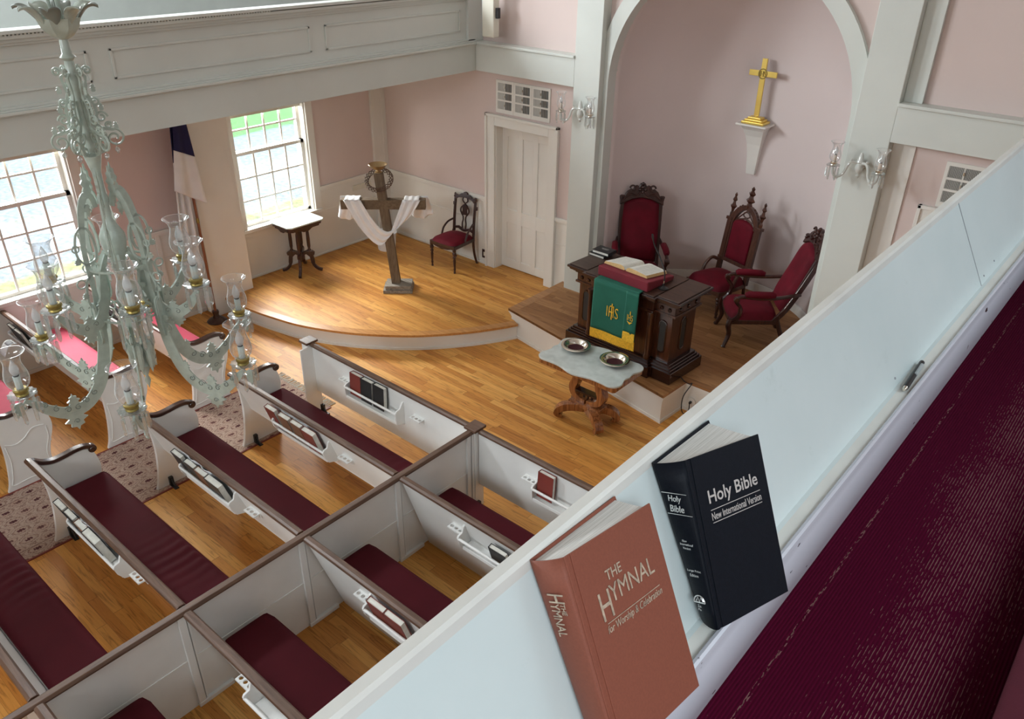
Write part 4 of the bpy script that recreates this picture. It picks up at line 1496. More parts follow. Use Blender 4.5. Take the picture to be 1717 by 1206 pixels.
def crest_outline(w, h, n=3):
    """carved, scalloped cresting, symmetric: list of (x, z) from left to right along the top"""
    half = [(-w / 2, 0.0), (-w / 2 - 0.015, 0.05 * h / 0.2), (-w / 2 + 0.02, 0.3 * h), (-w * 0.42, 0.20 * h), (-w * 0.36, 0.48 * h), (-w * 0.27, 0.66 * h), (-w * 0.22, 0.60 * h),
            (-w * 0.20, 0.78 * h), (-w * 0.13, 0.86 * h), (-w * 0.09, 0.78 * h), (-w * 0.06, 0.95 * h), (0, h)]
    return half + [(-x, z) for x, z in half[::-1][1:]]


# ---- side chair with red seat by the door
ch = thing('side_chair', 'carved walnut side chair with red velvet seat standing on the stage by the door', 'chair', (-7.80, 7.86, SZ), 0.02)
ch.scale = (1.05, 1.05, 1.04)
seat_pad(0.40, 0.47, 0.46, 0.40, 0.035, 0.045, ch, 'red_velvet')
mb = MB()
mb.prism([(-0.235, -0.235), (0.235, -0.235), (0.205, 0.225), (-0.205, 0.225)], 0.345, 0.398, 'z')
sf = mb.build('seat_frame', 'chair_walnut', ch, bev=0.008)
mb = MB()
mb.prism([(-0.17, 0.350), (-0.12, 0.335), (-0.05, 0.325), (0, 0.315), (0.05, 0.325), (0.12, 0.335), (0.17, 0.350)], -0.243, -0.236, 'y')
mb.build('carved_apron', 'chair_walnut', ch)
for sx in (-1, 1):
    mb = MB()
    turned(0.0, 0.35, 0.024, mb, sx * 0.215, -0.215)
    mb.build('leg', 'chair_walnut', ch, smooth=True)
    mb = MB()
    mb.tube(spline([(sx * 0.205, 0.26, 0.0), (sx * 0.20, 0.215, 0.15), (sx * 0.195, 0.20, 0.30), (sx * 0.19, 0.21, 0.44)], 5), [0.016] * 3 + [0.018] * 6 + [0.02] * 7, 6)
    mb.build('leg', 'chair_walnut', ch, smooth=True)
    mb = MB()
    mb.ribbon([(0.215, 0.42), (0.225, 0.60), (0.245, 0.78), (0.262, 0.90)], [0.035, 0.03, 0.028, 0.03], sx * 0.185 - 0.016, sx * 0.185 + 0.016, 'x')
    mb.lathe([(0.0, 0.90), (0.02, 0.905), (0.024, 0.925), (0.012, 0.94), (0.018, 0.955), (0.0, 0.975)], 10, Matrix.Translation((sx * 0.19, 0.262, 0)), cap=False)
    mb.box(sx * 0.205 - 0.012, sx * 0.205 + 0.012, 0.24, 0.275, 0.79, 0.84)
    mb.build('back_stile', 'chair_walnut', ch, bev=0.005)
    mb = MB()
    mb.tube(spline([(sx * 0.19, 0.20, 0.60), (sx * 0.215, 0.12, 0.57), (sx * 0.225, 0.04, 0.50), (sx * 0.222, 0.0, 0.41)], 5), 0.014, 7)
    mb.build('hip_brace', 'chair_walnut', ch, smooth=True)
mb = MB()
top = [(-0.19, 0.06), (-0.175, 0.075), (-0.13, 0.065), (-0.075, 0.10), (-0.045, 0.095), (-0.03, 0.125), (0, 0.135), (0.03, 0.125), (0.045, 0.095), (0.075, 0.10), (0.13, 0.065), (0.175, 0.075), (0.19, 0.06)]
bot = [(0.17, 0.0), (0.13, 0.03), (0.06, 0.045), (0, 0.05), (-0.06, 0.045), (-0.13, 0.03), (-0.17, 0.0)]
T = Matrix.Translation((0, 0.258, 0.88)) @ Matrix.Rotation(-0.12, 4, 'X')
mb.prism(top + bot, -0.014, 0.014, 'y', T)
mb.build('crest_rail', 'chair_walnut', ch, bev=0.004)
mb = MB()
T = Matrix.Translation((0, 0.212, 0.42)) @ Matrix.Rotation(-0.10, 4, 'X')
mb.ribbon([(-0.18, 0.055), (-0.10, 0.075), (-0.03, 0.05), (0, 0.045), (0.03, 0.05), (0.10, 0.075), (0.18, 0.055)], 0.035, -0.012, 0.012, 'y', T)
for sx in (-1, 1):
    mb.ribbon(spline([(sx * 0.03, 0.07), (sx * 0.035, 0.14), (sx * 0.022, 0.20), (sx * 0.028, 0.25)], 4), 0.016, -0.008, 0.008, 'y', T)
    mb.ribbon(spline([(sx * 0.03, 0.25), (sx * 0.075, 0.31), (sx * 0.07, 0.36), (sx * 0.035, 0.39)], 4), 0.018, -0.008, 0.008, 'y', T)
mb.prism([(-0.05, 0.27), (0.05, 0.27), (0.035, 0.33), (0.045, 0.40), (0.0, 0.43), (-0.045, 0.40), (-0.035, 0.33)], -0.012, 0.012, 'y', T)
mb.ribbon(spline([(0.0, 0.43), (-0.045, 0.47), (-0.03, 0.52), (0, 0.53), (0.03, 0.52), (0.045, 0.47), (0.0, 0.43)], 4), 0.016, -0.008, 0.008, 'y', T)
mb.build('splat', 'chair_walnut', ch, bev=0.002)


# ---- pair of high armchairs
def armchair(label, loc, rz, lean=0.19, bk=0.0):
    c = thing('armchair', label, 'chair', loc, rz, 'tall carved armchairs on the pulpit platform')
    seat_pad(0.54, 0.62, 0.56, 0.36, 0.08, 0.04, c, 'red_velvet')
    mb = MB()
    mb.prism([(-0.31, -0.28), (-0.2, -0.295), (0, -0.30), (0.2, -0.295), (0.31, -0.28), (0.27, 0.27), (-0.27, 0.27)], 0.30, 0.362, 'z')
    mb.build('seat_frame', 'chair_walnut', c, bev=0.012)
    for sx in (-1, 1):
        mb = MB()
        p = spline([(sx * 0.31, -0.315, 0.0), (sx * 0.295, -0.30, 0.04), (sx * 0.275, -0.265, 0.16), (sx * 0.30, -0.29, 0.28), (sx * 0.295, -0.275, 0.36)], 6)
        n = len(p)
        mb.tube(p, [0.030 if i < 3 else 0.018 + 0.022 * (i / n) for i in range(n)], 8)
        mb.build('leg', 'chair_walnut', c, smooth=True)
        mb = MB()
        p = spline([(sx * 0.27, 0.42, 0.0), (sx * 0.265, 0.34, 0.16), (sx * 0.26, 0.27, 0.34), (sx * 0.26, 0.265, 0.42)], 5)
        mb.tube(p, 0.026, 6)
        mb.build('leg', 'chair_walnut', c, smooth=True)
        # arm: padded top, scrolled support
        mb = MB()
        p = spline([(sx * 0.30, -0.27, 0.34), (sx * 0.325, -0.20, 0.42), (sx * 0.315, -0.19, 0.52), (sx * 0.33, -0.25, 0.61), (sx * 0.33, -0.20, 0.665), (sx * 0.325, 0.0, 0.655), (sx * 0.31, 0.20, 0.66), (sx * 0.27, 0.33 + bk + lean * 0.2, 0.70)], 6)
        mb.tube(p, [0.028] * 12 + [0.022] * (len(p) - 12), 8)
        mb.lathe([(0, -0.032), (0.03, -0.03), (0.036, -0.015), (0.036, 0.015), (0.03, 0.03), (0, 0.032)], 12, Matrix.Translation((sx * 0.33, -0.25, 0.63)) @ Matrix.Rotation(PI / 2, 4, 'Y'), cap=False)
        a = mb.build('arm', 'chair_walnut', c, smooth=True)
        mb = MB()
        p = [(sx * 0.326, -0.16, 0.69), (sx * 0.328, -0.13, 0.70), (sx * 0.326, 0.0, 0.70), (sx * 0.316, 0.14, 0.70), (sx * 0.312, 0.18, 0.69)]
        mb.tube(p, [0.028, 0.04, 0.042, 0.04, 0.028], 10)
        mb.build('arm_pad', 'red_velvet', a, smooth=True)
        # back stile sweeping up from the seat
        mb = MB()
        p = spline([(0.22, 0.34), (0.27 + bk, 0.50), (0.29 + bk + 0.38 * math.tan(lean) * 0.9, 0.80), (0.29 + bk + 0.72 * math.tan(lean), 1.14)], 5)
        mb.ribbon(p, [0.06] * len(p), sx * 0.255 - 0.022, sx * 0.255 + 0.022, 'x')
        mb.build('back_stile', 'chair_walnut', c, bev=0.008)
    # upholstered back, leaning
    T = Matrix.Translation((0, 0.255 + bk, 0.42)) @ Matrix.Rotation(-lean, 4, 'X')

    def f(u, v):
        a = u * 2 - 1
        zt = 0.78 + 0.06 * (1 - a * a) - 0.02 * abs(a)
        z = v * zt
        wd = 0.225 + 0.015 * math.sin(v * PI)
        e = (1 - abs(a) ** 5) ** 0.5 * (1 - abs(2 * v - 1) ** 9) ** 0.5
        return (a * wd, -0.02 - 0.065 * e - 0.03 * math.exp(-((v - 0.25) / 0.22) ** 2) * (1 - a * a), z)
    MB().grid(f, 20, 28, T).build('backrest', 'red_velvet', c, smooth=True)
    mb = MB()
    mb.prism([(-0.25, 0.0), (0.25, 0.0), (0.27, 0.78), (0, 0.88), (-0.27, 0.78)], -0.02, 0.015, 'y', T)
    mb.build('back_board', 'chair_walnut', c, bev=0.004)
    co = crest_outline(0.56, 0.23)
    low = [(0.28, -0.06), (0.22, -0.03), (0.12, 0.015), (0, 0.035), (-0.12, 0.015), (-0.22, -0.03), (-0.28, -0.06)]
    T2 = T @ Matrix.Translation((0, 0, 0.80))
    mb = MB()
    mb.prism([(x, z) for x, z in co] + low, -0.045, 0.0, 'y', T2)
    crest = mb.build('crest', 'chair_walnut', c, bev=0.01, seg=3)
    mb = MB()
    for sx in (-1, 1):
        pts = [(sx * (0.13 + 0.035 * math.cos(t)), -0.05, 0.155 + 0.035 * math.sin(t)) for t in [k * 0.5 for k in range(11)]]
        mb.tube(pts, 0.012, 6, T2)
        pts = [(sx * (0.245 + 0.022 * math.cos(t)), -0.048, 0.035 + 0.022 * math.sin(t)) for t in [k * 0.5 for k in range(12)]]
        mb.tube(pts, 0.012, 6, T2)
        mb.tube(spline([(sx * 0.03, -0.05, 0.10), (sx * 0.08, -0.055, 0.06), (sx * 0.15, -0.052, 0.08), (sx * 0.22, -0.05, 0.03)], 4), 0.012, 6, T2)
    for q in [(0, -0.05, 0.17), (0, -0.05, 0.11), (-0.035, -0.05, 0.14), (0.035, -0.05, 0.14), (0, -0.048, 0.215)]:
        mb.sphere(q, 0.022, 8, T2)
    mb.build('carving', 'chair_walnut', crest, smooth=True)
    return c


PZt = 0.3815
armchair('tall carved armchair with red velvet back standing behind the lectern, at the left', (-4.99, 8.43, PZt), math.radians(36))
armchair('tall carved armchair with padded arms at the right of the niche, seen from its side', (-3.385, 8.40, PZt), math.radians(-54), 0.34, 0.07)

# ---- gothic chair
c = thing('gothic_chair', 'gothic chair with three pinnacles and an arched red back in the middle of the niche', 'chair', (-4.08, 8.90, PZt), math.radians(-18))
seat_pad(0.50, 0.62, 0.54, 0.36, 0.07, 0.05, c, 'red_velvet')
mb = MB()
mb.prism([(-0.30, -0.26), (0, -0.28), (0.30, -0.26), (0.25, 0.25), (-0.25, 0.25)], 0.30, 0.362, 'z')
mb.prism([(-0.20, 0.30), (-0.10, 0.26), (0, 0.225), (0.10, 0.26), (0.20, 0.30)], -0.285, -0.265, 'y')
mb.build('seat_frame', 'gothic_oak', c, bev=0.006)
for sx in (-1, 1):
    mb = MB()
    turned(0.0, 0.31, 0.03, mb, sx * 0.27, -0.23)
    mb.build('leg', 'gothic_oak', c, smooth=True)
    mb = MB()
    mb.tube([(sx * 0.235, 0.31, 0), (sx * 0.235, 0.25, 0.2), (sx * 0.235, 0.23, 0.38)], 0.022, 6)
    mb.build('leg', 'gothic_oak', c, smooth=True)
    mb = MB()
    T = Matrix.Translation((sx * 0.245, 0.235, 0.34)) @ Matrix.Rotation(-0.13, 4, 'X')
    mb.box(-0.032, 0.032, -0.024, 0.024, 0.0, 0.74, T)
    mb.box(-0.048, 0.048, -0.034, 0.034, 0.72, 0.76, T)
    mb.box(-0.04, 0.04, -0.03, 0.03, 0.20, 0.24, T)
    mb.build('back_stile', 'gothic_oak', c, bev=0.004)
    mb = MB()
    mb.lathe([(0.03, 0.76), (0.034, 0.80), (0.020, 0.83), (0.030, 0.87), (0.055, 0.90), (0.030, 0.92), (0.020, 0.96), (0.040, 0.98), (0.016, 1.02), (0.024, 1.045), (0.0, 1.075)], 4, T, cap=False)
    mb.build('pinnacle', 'gothic_oak', c)
    mb = MB()
    mb.tube(spline([(sx * 0.245, 0.20, 0.54), (sx * 0.265, 0.12, 0.57), (sx * 0.275, 0.03, 0.50), (sx * 0.275, -0.02, 0.38)], 5), 0.023, 7)
    mb.build('hip_brace', 'gothic_oak', c, smooth=True)
T = Matrix.Translation((0, 0.235, 0.34)) @ Matrix.Rotation(-0.13, 4, 'X') @ Matrix.Diagonal((1.2, 1.1, 1.0, 1))
arch = []
for k in range(9):
    t = k / 8
    arch.append((-0.175 + 0.175 * math.sin(t * PI / 2) ** 1.3 if False else -0.175 * (1 - t ** 1.6), 0.70 + 0.24 * math.sin(t * PI / 2 * 0.95)))
arch2 = arch + [(-x, z) for x, z in arch[::-1][1:]]
mb = MB()
mb.ribbon(arch2, 0.062, -0.024, 0.024, 'y', T)
mb.box(-0.18, 0.18, -0.014, 0.014, 0.19, 0.235, T)
for sx in (-1, 1):
    mb.box(sx * 0.165 - 0.012, sx * 0.165 + 0.012, -0.016, 0.016, 0.22, 0.72, T)
    for k in range(5):
        q = arch[2 + k]
        mb.sphere((sx * -(q[0] - 0.02) if sx > 0 else q[0] - 0.02, 0, q[1] + 0.025), 0.014, 6, T)
# tracery
mb.ribbon([(-0.15, 0.70), (-0.10, 0.76), (0, 0.80), (0.10, 0.76), (0.15, 0.70)], 0.022, -0.012, 0.012, 'y', T)
mb.tube([(0.045 * math.cos(t), 0, 0.845 + 0.035 * math.sin(t)) for t in [k * PI / 6 for k in range(12)]], 0.009, 6, T, closed=True)
mb.tube([(-0.13, 0, 0.74), (-0.07, 0, 0.82), (0, 0, 0.90)], 0.009, 6, T)
mb.tube([(0.13, 0, 0.74), (0.07, 0, 0.82), (0, 0, 0.90)], 0.009, 6, T)
mb.build('arched_frame', 'gothic_oak', c, bev=0.003)
mb = MB()
mb.lathe([(0.036, 0.93), (0.040, 0.97), (0.026, 1.0), (0.062, 1.03), (0.034, 1.06), (0.026, 1.09), (0.048, 1.12), (0.018, 1.155), (0.026, 1.18), (0, 1.21)], 4, T, cap=False)
mb.build('pinnacle', 'gothic_oak', c)


def f(u, v):
    a = u * 2 - 1
    zt = 0.72 + 0.06 * (1 - abs(a) ** 2.5)
    e = max(0, (1 - a ** 6) * (1 - (2 * v - 1) ** 8)) ** 0.5
    return (a * 0.15, -0.006 - 0.028 * e, 0.235 + (zt - 0.235) * v)


MB().grid(f, 16, 20, T).build('backrest', 'red_velvet', c, smooth=True, solid=0.004)

# ---- small marble topped table by the window
t = thing('side_table', 'small dark side table with white marble top under the stage window', 'table', (-9.27, 6.22, SZ))
hx, hy, cc = 0.245, 0.31, 0.05


def clipped(hx, hy, cc):
    return [(-hx + cc, -hy), (hx - cc, -hy), (hx, -hy + cc), (hx, hy - cc), (hx - cc, hy), (-hx + cc, hy), (-hx, hy - cc), (-hx, -hy + cc)]


MB().prism(clipped(hx, hy, cc), 0.762, 0.784, 'z').build('marble_top', 'marble_white', t, bev=0.006)
mb = MB()
mb.prism(clipped(0.225, 0.29, cc), 0.72, 0.761, 'z')
mb.prism(clipped(0.205, 0.27, cc), 0.69, 0.72, 'z')
for s_ in (-1, 1):
    mb.prism([(-0.15, 0.70), (-0.09, 0.68), (-0.04, 0.655), (0.04, 0.655), (0.09, 0.68), (0.15, 0.70)], s_ * 0.195 - 0.008, s_ * 0.195 + 0.008, 'x')
    mb.prism([(-0.12, 0.70), (-0.07, 0.68), (-0.03, 0.66), (0.03, 0.66), (0.07, 0.68), (0.12, 0.70)], s_ * 0.26 - 0.008, s_ * 0.26 + 0.008, 'y')
mb.build('apron', 'chair_walnut', t, bev=0.006)
mb = MB()
mb.lathe([(0.0, 0.13), (0.012, 0.15), (0.02, 0.17), (0.05, 0.20), (0.05, 0.26), (0.03, 0.29), (0.016, 0.31), (0.03, 0.35), (0.02, 0.42), (0.014, 0.55), (0.024, 0.66), (0.0, 0.69)], 14, cap=False)
mb.build('urn_finial', 'chair_walnut', t, smooth=True)
for sx, sy in ((-1, -1), (1, -1), (1, 1), (-1, 1)):
    mb = MB()
    Tz = Matrix.Rotation(math.atan2(sy, sx), 4, 'Z')
    mb.ribbon(spline([(0.03, 0.27), (0.09, 0.29), (0.14, 0.25), (0.155, 0.18), (0.17, 0.10), (0.225, 0.04), (0.285, 0.018)], 4), [0.05] * 4 + [0.07] * 5 + [0.055] * 6 + [0.042] * 10, -0.02, 0.02, 'y', Tz)
    mb.prism([(0.10, 0.25), (0.19, 0.25), (0.20, 0.29), (0.165, 0.32), (0.10, 0.31)], -0.022, 0.022, 'y', Tz)
    mb.build('leg', 'chair_walnut', t, bev=0.005)
    mb = MB()
    mb.lathe([(0.022, 0.30), (0.026, 0.33), (0.016, 0.35), (0.024, 0.39), (0.026, 0.50), (0.022, 0.60), (0.015, 0.63), (0.025, 0.65), (0.025, 0.70)], 12, Tz @ Matrix.Translation((0.125, 0, 0)))
    mb.build('column', 'chair_walnut', t, smooth=True)

# ---- rough wooden cross with swag, crown and bowl
th = math.radians(42)
d = Vector((math.cos(th), math.sin(th), 0))
nrm = Vector((d.y, -d.x, 0))        # towards the viewer
cr = thing('standing_cross', 'rough timber cross on a weathered board base standing on the stage', 'cross', (-7.77, 6.73, SZ), 0)
o0 = Vector((-7.77, 6.73, SZ))
B = Matrix.Rotation(th, 4, 'Z')
mb = MB()
mb.box(-0.20, 0.20, -0.16, 0.16, 0.0, 0.045, B)
mb.box(-0.17, 0.19, -0.135, 0.135, 0.045, 0.10, B)
mb.build('base', 'weathered_board', cr, bev=0.004)
bt = Vector((-7.80, 6.72, 0.32)) - o0
tp = Vector((-7.99, 6.69, 1.84)) - o0
ax = (tp - bt).normalized()
pn = nrm
pd = ax.cross(pn).normalized()
mb = MB()
s2 = 0.058
pts = []
for q in (bt, tp):
    pts += [q - d * s2 - pn * s2, q + d * s2 - pn * s2, q + d * s2 + pn * s2, q - d * s2 + pn * s2]
mb.hexa(pts)
mb.build('post', 'rough_beam', cr, bev=0.004)
ac = Vector((-7.94, 6.70, 1.43)) - o0
pts = []
for zz in (-0.065, 0.065):
    for (a, b) in ((-0.56, -0.05), (0.56, -0.05), (0.56, 0.062), (-0.56, 0.062)):
        pts.append(ac + d * a - pn * b * -1 + Vector((0, 0, zz)))
mb = MB()
mb.hexa(pts)
mb.build('crossbar', 'rough_beam_x', cr, bev=0.004)

cl = thing('draped_cloth', 'white linen draped over both arms of the timber cross', 'cloth', tuple(o0 + ac))
z0c = 0.072


def swag(u, v):
    # u along the swag from the left arm to the right arm, v across its width
    x = -0.40 + 0.78 * u
    wv = (v - 0.5)
    sag = 0.47 * (1 - abs(2 * u - 1) ** 1.6)
    spread = 0.23 * (1 - 0.50 * math.sin(u * PI) ** 2.2)
    xx = x + wv * spread * (1 if u < 0.5 else 1)
    z = z0c - sag * 1.12 + wv * 0.19 * math.sin(u * PI) ** 1.5
    z += 0.0 if 0.03 < u < 0.97 else 0.0
    fold = 0.016 * math.sin(v * 14 + u * 5)
    return Vector((0, 0, 0)) + d * xx + pn * (0.085 + fold + 0.03 * math.sin(u * PI)) + Vector((0, 0, z))


mb = MB()
mb.grid(swag, 40, 18)
for (xc, wd, ln, sl) in ((-0.40, 0.20, 0.0, 0), (0.38, 0.20, 0.0, 0)):
    # over the top of the arm
    mb.grid(lambda u, v: d * (xc + (v - 0.5) * wd) + pn * (0.095 - 0.19 * u) + Vector((0, 0, z0c + 0.006 * math.sin(u * PI) + 0.004 * math.sin(v * 16))), 6, 18)
for (xc, wd, ln) in ((-0.46, 0.24, 0.30), (0.46, 0.24, 0.28)):
    mb.grid(lambda u, v: d * (xc + (v - 0.5) * wd * (1 + 0.25 * u) + (0.05 if xc > 0 else -0.03) * u) - pn * (0.092 + 0.018 * math.sin(v * 15 + u * 3) * (0.4 + u) + 0.03 * u) + Vector((0, 0, z0c - ln * u * (1 + 0.15 * math.sin(v * 4)))), 14, 18)
mb.build('linen', 'white_linen', cl, smooth=True, solid=0.004)

cw = thing('crown_of_thorns', 'twisted crown of thorns hung around the top of the timber cross', 'crown', tuple(o0 + tp - Vector((0, 0, 0.10))))
mb = MB()
rnd = random.Random(3)
Tt = Matrix.Translation((0.03, 0.02, -0.04)) @ Matrix.Rotation(0.62, 4, (pn.x, pn.y, 0)) if False else Matrix.Rotation(0.55, 4, 'X') @ Matrix.Rotation(0.3, 4, 'Y')
for k in range(4):
    ph = k * 1.6
    pts = [((0.165 + 0.026 * math.cos(5 * a + ph)) * math.cos(a), (0.165 + 0.026 * math.cos(5 * a + ph)) * math.sin(a), 0.030 * math.sin(5 * a + ph)) for a in [2 * PI * q / 48 for q in range(48)]]
    mb.tube(pts, 0.0055, 5, Tt, closed=True)
    for q in range(13):
        a = rnd.random() * 2 * PI
        p = Vector((0.16 * math.cos(a), 0.16 * math.sin(a), 0))
        dd = Vector((rnd.uniform(-1, 1), rnd.uniform(-1, 1), rnd.uniform(-1, 1))).normalized() * 0.04 + p * 0.12
        mb.tube([p, p + dd], [0.004, 0.0008], 4, Tt)
mb.build('twigs', 'thorn_wood', cw)
bw = MB().lathe([(0.0, 0.0), (0.05, 0.0), (0.05, 0.008), (0.02, 0.02), (0.025, 0.035), (0.06, 0.045), (0.095, 0.07), (0.112, 0.10), (0.125, 0.108), (0.122, 0.112), (0.106, 0.104), (0.088, 0.075), (0.05, 0.052), (0.0, 0.048)], 28, cap=False).build('bowl', 'bronze_bowl', None, smooth=True)
bw.location = tuple(o0 + tp + Vector((0, 0, 0.001)))
tag(bw, 'bronze footed bowl standing on top of the timber cross', 'bowl')

pt = MB().lathe([(0.0, 0.0), (0.13, 0.0), (0.135, 0.012), (0.155, 0.25), (0.17, 0.262), (0.17, 0.28), (0.15, 0.28), (0.14, 0.24), (0, 0.22)], 28, cap=False).build('pot', 'white_linen', None, smooth=True)
pt.location = (-9.02, 7.62, SZ + 0.001)
tag(pt, 'white pot on the stage floor in the corner behind the timber cross', 'pot')
bx = MB().box(0, 0.02, -0.18, 0.18, 0, 0.085).build('chime_box', 'cream_plastic', None, bev=0.006)
bx.location = (XL + 0.001, 7.66, 1.06)
tag(bx, 'cream box on the corner wall behind the crown of thorns', 'box')

# ---- flag
fg = thing('flag_pole', 'wooden flag pole on a round dark base beside the stage', 'flag pole', (-9.17, 4.72, 0.0))
MB().lathe([(0.0, 0), (0.125, 0), (0.13, 0.012), (0.10, 0.04), (0.05, 0.06), (0.035, 0.10), (0.045, 0.14), (0.04, 0.16), (0.0, 0.16)], 24, cap=False).build('base', 'chair_walnut', fg, smooth=True)
MB().tube([(0, 0, 0.1), (-0.15, 0.06, 2.86)], 0.017, 10).build('pole', 'pole_wood', fg, smooth=True)
MB().tube([(-0.068, 0.027, 1.36), (-0.071, 0.028, 1.42)], 0.020, 10).build('ferrule', 'old_brass', fg, smooth=True)
fl = thing('flag', 'furled white flag with a dark blue canton hanging from the wooden pole', 'flag', (-9.17 - 0.10, 4.75, 0.0))


def flag_long(u, v):
    # the inner fold: hangs in pleats beside the pole almost to the wainscot
    z = 2.80 - (2.80 - 0.74 - 0.10 * math.sin(u * 5)) * v
    y = -0.03 - 0.035 * v - (0.08 + 0.20 * v) * u
    return (0.03 + 0.034 * math.sin(u * 15) * (0.3 + v), y, z)


def flag_short(u, v):
    # the outer fold: flares and ends in a point at chest height
    z = 2.80 - (2.80 - 1.60 - 0.24 * u) * v
    y = 0.03 + 0.09 * v * (1 - u) - (0.11 + 0.17 * v) * u
    return (0.095 + 0.022 * math.sin(u * 9 + 1) * (0.3 + v), y, z)


mbw, mbb = MB(), MB()
nu, nv = 30, 44
for fn in (flag_long, flag_short):
    for i in range(nu):
        for j in range(nv):
            q = [fn(a / nu, b / nv) for a, b in ((i, j), (i + 1, j), (i + 1, j + 1), (i, j + 1))]
            tgt = mbb if j < (13 if fn is flag_long else 22) else mbw
            tgt.bm.faces.new([tgt.bm.verts.new(p) for p in q])
for mm, mt_, nm in ((mbw, 'flag_white', 'field'), (mbb, 'flag_blue', 'canton')):
    bmesh.ops.remove_doubles(mm.bm, verts=mm.bm.verts, dist=0.0002)
    mm.build(nm, mt_, fl, smooth=True, solid=0.003)
plabel([o for o in fl.children if o.name.startswith('canton')][0], 'dark blue canton')

# ================================================================== PULPIT PLATFORM
LX, LY, LR = -4.205, 7.13, math.radians(-3.5)
le = thing('lectern', 'broad carved mahogany lectern with a stepped cornice on the pulpit platform', 'lectern', (LX, LY, PZt), LR)


def plan(w, dpt, pr, cw=0.44):
    """plan outline with a projecting centre on the front (-y)"""
    return [(-w, -dpt), (-cw, -dpt), (-cw, -dpt - pr), (cw, -dpt - pr), (cw, -dpt), (w, -dpt), (w, dpt), (-w, dpt)]


mb = MB()
for (w_, d_, z0, z1) in [(0.745, 0.315, 0, 0.13), (0.725, 0.295, 0.13, 0.155), (0.705, 0.275, 0.155, 0.175), (0.685, 0.258, 0.175, 0.20)]:
    mb.prism(plan(w_, d_, 0.055, 0.44 + (w_ - 0.685) * 0.8), z0, z1 + 0.001, 'z')
mb.build('base', 'mahogany', le, bev=0.006)
mb = MB()
mb.prism(plan(0.64, 0.225, 0.05, 0.42), 0.20, 0.78, 'z')
body = mb.build('body', 'lectern_body_wood', le, bev=0.004)
mb = MB()
mb.prism(plan(0.685, 0.255, 0.055, 0.435), 0.76, 0.785, 'z')
mb.prism(plan(0.67, 0.24, 0.05, 0.425), 0.785, 0.88, 'z')
mb.build('frieze', 'lectern_body_wood', le, bev=0.004)
mb = MB()
for (w_, d_, z0, z1) in [(0.69, 0.26, 0.88, 0.90), (0.71, 0.28, 0.90, 0.92), (0.74, 0.31, 0.92, 0.945), (0.76, 0.33, 0.945, 0.972)]:
    mb.prism(plan(w_, d_, 0.055, 0.44 + (w_ - 0.685) * 0.7), z0, z1 + 0.0005, 'z')
mb.build('cornice', 'mahogany', le, bev=0.006)
mb = MB()
mb.box(-0.735, -0.475, -0.305, 0.305, 0.972, 0.984)
mb.box(0.475, 0.735, -0.305, 0.305, 0.972, 0.984)
mb.box(-0.46, 0.46, -0.36, 0.305, 0.972, 0.984)
mb.build('top', 'lectern_top_wood', le, bev=0.003)
# slotted recesses and bosses


def slot(x0, x1, z0, z1, depth_sign, plane, axis, M=None):
    r = (x1 - x0) / 2
    cx = (x0 + x1) / 2
    out = [(cx + r * math.cos(a), z1 - r + r * math.sin(a)) for a in [PI * k / 10 for k in range(11)]]
    out += [(cx - r * math.cos(a), z0 + r - r * math.sin(a)) for a in [PI * k / 10 for k in range(11)]]
    rim = MB()
    n = len(out)
    ring = [Vector((p[0], p[1])) for p in out]
    pts = []
    for p in out:
        pts.append((plane, p[0], p[1]) if axis == 'x' else (p[0], plane, p[1]))
    rim.tube(pts, 0.011, 6, M, closed=True)
    q = MB().prism(out, plane - 0.002, plane + 0.004 * depth_sign, axis, M)
    return rim, q


for (a, b, pl, axn, sg) in [(0.485, 0.575, -0.226, 'y', -1), (-0.575, -0.485, -0.226, 'y', -1), (-0.05, 0.05, 0.641, 'x', 1), (-0.05, 0.05, -0.641, 'x', -1)]:
    rim, q = slot(a, b, 0.30, 0.68, sg, pl, axn)
    oo = rim.build('slot_moulding', 'mahogany', body, smooth=True)
    q.build('slot_recess', 'dark_cavity', oo)
for xx in (-0.60, -0.50, 0.50, 0.60):
    T = Matrix.Translation((xx, -0.24, 0.832)) @ Matrix.Rotation(PI / 2, 4, 'X')
    MB().lathe([(0.0, 0.02), (0.018, 0.016), (0.026, 0.0), (0.026, -0.004)], 12, T, cap=False).build('boss', 'mahogany', le, smooth=True)
for yy in (-0.15, 0.0, 0.15):
    T = Matrix.Translation((0.67, yy, 0.832)) @ Matrix.Rotation(PI / 2, 4, 'Y')
    MB().lathe([(0.0, 0.02), (0.018, 0.016), (0.026, 0.0), (0.026, -0.004)], 12, T, cap=False).build('boss', 'mahogany', le, smooth=True)
for xx in (-0.41, 0.41):
    mb = MB()
    mb.lathe([(0.03, 0.2), (0.036, 0.23), (0.024, 0.26), (0.026, 0.5), (0.024, 0.7), (0.034, 0.74), (0.036, 0.77)], 12, Matrix.Translation((xx, -0.305, 0)))
    mb.build('column', 'lectern_body_wood', le, smooth=True)

